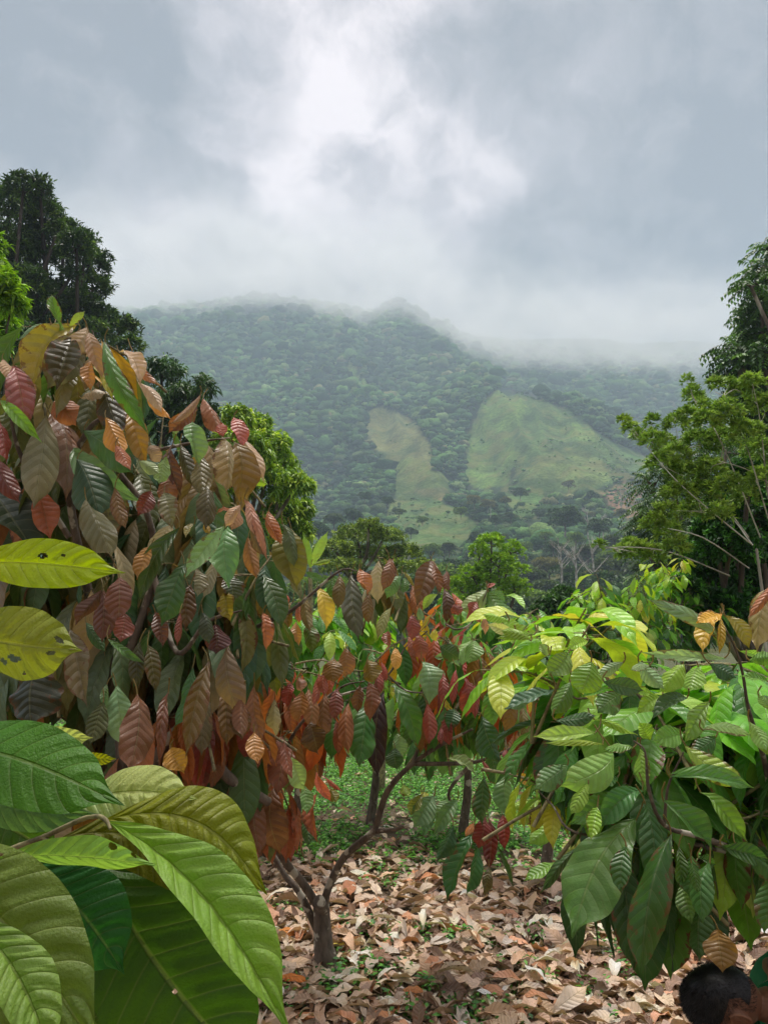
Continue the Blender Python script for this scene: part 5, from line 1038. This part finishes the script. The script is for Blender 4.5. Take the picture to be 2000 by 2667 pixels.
def skin_body(pts, edges, rad):
    me = bpy.data.meshes.new('tmp'); me.from_pydata([tuple(p) for p in pts], edges, []); o = bpy.data.objects.new('tmp', me); COL.objects.link(o)
    md = o.modifiers.new('s', 'SKIN'); sv = me.skin_vertices[0].data
    for k, r in enumerate(rad): sv[k].radius = (r, r)
    sv[0].use_root = True; o.modifiers.new('u', 'SUBSURF').levels = 2
    dg = bpy.context.evaluated_depsgraph_get(); ev = bpy.data.meshes.new_from_object(o.evaluated_get(dg))
    bpy.data.objects.remove(o); V = np.array([x.co[:] for x in ev.vertices]); F_ = [tuple(p.vertices) for p in ev.polygons]; bpy.data.meshes.remove(ev); return V, F_
nb0 = H([-.030, 0, -.075]); nb1 = nb0+np.array([.045, .0, -.02]); ch = nb1+np.array([.18, .05, .02]); wa = ch+np.array([.20, .04, .08]); pe = wa+np.array([.16, .03, .03])
gzp = float(gz(pe[0], pe[1]))
pts = [pe, wa, ch, nb1, nb0]; edges = [(0, 1), (1, 2), (2, 3), (3, 4)]; rad = [.135, .12, .125, .052, .050]
hands = []
for sg in (-1, 1):
    sh = ch+np.array([-.06, sg*.17, -.01]); el = sh+np.array([-.02, sg*.06, -.26]); wr = el+np.array([-.16, -sg*.05, -.16]); wr[2] = max(wr[2], float(gz(wr[0], wr[1]))+.10)
    n0 = len(pts); pts += [sh, el, wr]; edges += [(2, n0), (n0, n0+1), (n0+1, n0+2)]; rad += [.058, .042, .027]
    pm = wr+np.array([-.05, 0, -.03]); pts.append(pm); edges.append((n0+2, n0+3)); rad.append(.026); hands.append((pm, sg))
    for f_, (dy, ln) in enumerate([(-.03, .06), (-.012, .075), (.008, .07), (.026, .055)]):
        a0 = len(pts); p1 = pm+np.array([-.04, dy, -.012]); p2 = p1+np.array([-ln*.5, dy*.2, -.02]); p3 = p2+np.array([-ln*.3, 0, -.03]); pts += [p1, p2, p3]; edges += [(n0+3, a0), (a0, a0+1), (a0+1, a0+2)]; rad += [.010, .009, .008]
    a0 = len(pts); pts += [pm+np.array([-.005, -sg*.035, -.01]), pm+np.array([-.035, -sg*.055, -.02]), pm+np.array([-.06, -sg*.05, -.035])]; edges += [(n0+3, a0), (a0, a0+1), (a0+1, a0+2)]; rad += [.013, .011, .009]
    hp = pe+np.array([.02, sg*.10, -.05]); kn = np.array([pe[0]-.14, pe[1]+sg*.13, (pe[2]+gzp)/2+.02]); an = np.array([pe[0]+.02, pe[1]+sg*.13, gzp+.09]); toe = an+np.array([-.17, 0, -.05])
    n1_ = len(pts); pts += [hp, kn, an, toe]; edges += [(0, n1_), (n1_, n1_+1), (n1_+1, n1_+2), (n1_+2, n1_+3)]; rad += [.095, .065, .045, .035]
bV, bF = skin_body(pts, edges, rad)
allV = [bV]; faces = list(bF); off = len(bV)
def addm(V, F_):
    global off
    allV.append(V); faces.extend([tuple(int(a)+off for a in f if a >= 0) for f in F_]); off += len(V)
addm(H(q), [tuple(f) for f in IF2])
for sg in (-1, 1):
    em = ear_mesh(sg)
    VV = np.concatenate(em.V); addm(VV, [tuple(a for a in f if a >= 0) for f in np.concatenate(em.F)])
me = bpy.data.meshes.new('person'); me.from_pydata([tuple(x) for x in np.concatenate(allV)-pe*[1, 1, 0]-[0, 0, gzp]], [], faces); me.materials.append(M_SKIN)
pers = bpy.data.objects.new('person', me); pers.location = (pe[0], pe[1], gzp); link(pers, None, 'person with short black hair and a green collared shirt bending down at the lower right', 'person')
rm = pers.modifiers.new('join', 'REMESH'); rm.mode = 'VOXEL'; rm.voxel_size = .005; rm.use_smooth_shade = True
sm = pers.modifiers.new('soft', 'SMOOTH'); sm.iterations = 3
# shirt over torso and sleeves, trousers
sp2 = [wa+[.06, 0, .0], wa, ch, nb1+[.035, .0, -.01]]; sr = [.15, .14, .145, .070]; se = [(0, 1), (1, 2), (2, 3)]
for sg in (-1, 1):
    sh = ch+np.array([-.06, sg*.17, -.01]); n0 = len(sp2); sp2 += [sh, sh+np.array([-.02, sg*.06, -.26])*.75]; se += [(2, n0), (n0, n0+1)]; sr += [.075, .065]
def cloth(name, p_, e_, r_, mat):
    V, F_ = skin_body(p_, e_, r_); m_ = bpy.data.meshes.new(name); m_.from_pydata([tuple(a) for a in V-np.array(pers.location)], [], F_); m_.materials.append(mat)
    m_.polygons.foreach_set('use_smooth', [True]*len(m_.polygons)); o = bpy.data.objects.new(name, m_); link(o, pers); return o
cloth('shirt', sp2, se, sr, M_CLOTH)
tp = [pe, pe*.55+wa*.45]; te = [(0, 1)]; tr_ = [.145, .135]
for sg in (-1, 1):
    hp = pe+np.array([.02, sg*.10, -.05]); kn = np.array([pe[0]-.14, pe[1]+sg*.13, (pe[2]+gzp)/2+.02]); an = np.array([pe[0]+.02, pe[1]+sg*.13, gzp+.11]); n0 = len(tp); tp += [hp, kn, an]; te += [(0, n0), (n0, n0+1), (n0+1, n0+2)]; tr_ += [.11, .08, .06]
cloth('trousers', tp, te, tr_, M_DENIM)
# collar: a rolled band round the neck with a mint edge and a row of pale stitches
cc_ = nb1+np.array([-.008, 0, -.008]); ax = nrm(nb1-nb0); s1 = nrm(np.cross(ax, [0, 1, 0.2])); s2 = np.cross(ax, s1)
th = np.linspace(0, 2*np.pi, 40)
ring = lambda r, o_: [cc_+ax*o_+s1*math.cos(a)*r+s2*math.sin(a)*r*1.12 for a in th]
m = MB(); tube(m, ring(.066, 0.), .010, seg=10, smooth=1); tube(m, ring(.073, .012), .012, seg=10, smooth=1); m.build('collar', M_CLOTH, pers)
m = MB(); tube(m, ring(.086, .016), .0035, seg=8, smooth=1); m.build('collar_edge', M_MINT, pers)
t = NT('stitch'); M_ST = t.out(t.n('ShaderNodeBsdfPrincipled', {'Base Color': (.55, .38, .36, 1), 'Roughness': .8}).outputs[0])
m = MB()
for a in np.linspace(0, 2*np.pi, 70):
    p0 = cc_+ax*.010+(s1*math.cos(a)+s2*math.sin(a)*1.12)*.0855; tube(m, [p0, p0+(-s1*math.sin(a)+s2*math.cos(a))*.0035], .0014, seg=5, smooth=1)
m.build('stitching', M_ST, pers)
# hair: cap that follows the skull and thousands of short strands, thin at the nape and round the ear
hm = MB(); sel = (zz > .02+.42*np.clip(xx, 0, 1)) | ((xx < -.02) & (zz > -.42-.1*xx))
near_ear = (np.abs(yy) > .7) & (zz < .14) & (xx > -.34) & (xx < .22)
sel &= ~near_ear
fk = sel[IF2].all(1); hm.add(H(q*(1.035+.03*fbm(v*5, 3, 2))[:, None]), IF2[fk], (0, 0, 0))
ns = 9000; u = rand_dir(ns*3)
ok = ((u[:, 2] > .02+.42*np.clip(u[:, 0], 0, 1)) | ((u[:, 0] < -.02) & (u[:, 2] > -.45))) & ~((np.abs(u[:, 1]) > .7) & (u[:, 2] < .14) & (u[:, 0] > -.34) & (u[:, 0] < .22)); u = u[ok][:ns]
base = u*np.array([.096, .075, .118])*1.03+[0, 0, .012]; ln = .005+.010*np.clip(u[:, 2]+.35, 0, 1)[:, None]
dr = nrm(u*.45+np.array([.7, 0, -.05])*np.clip(u[:, 2:3], 0, 1)+np.array([-.2, 0, -.5])*np.clip(-u[:, :1], 0, 1)+rng.normal(0, .15, u.shape))
s = nrm(np.cross(dr, rand_dir(len(u))))*.0006
A_, B_ = base, base+dr*ln; Vh = np.stack([H(A_-s), H(A_+s), H(B_+s*.2), H(B_-s*.2)], 1).reshape(-1, 3)
hm.add(Vh, np.arange(len(Vh)).reshape(-1, 4), (0, 0, 0)); hm.build('hair', M_HAIR, pers)
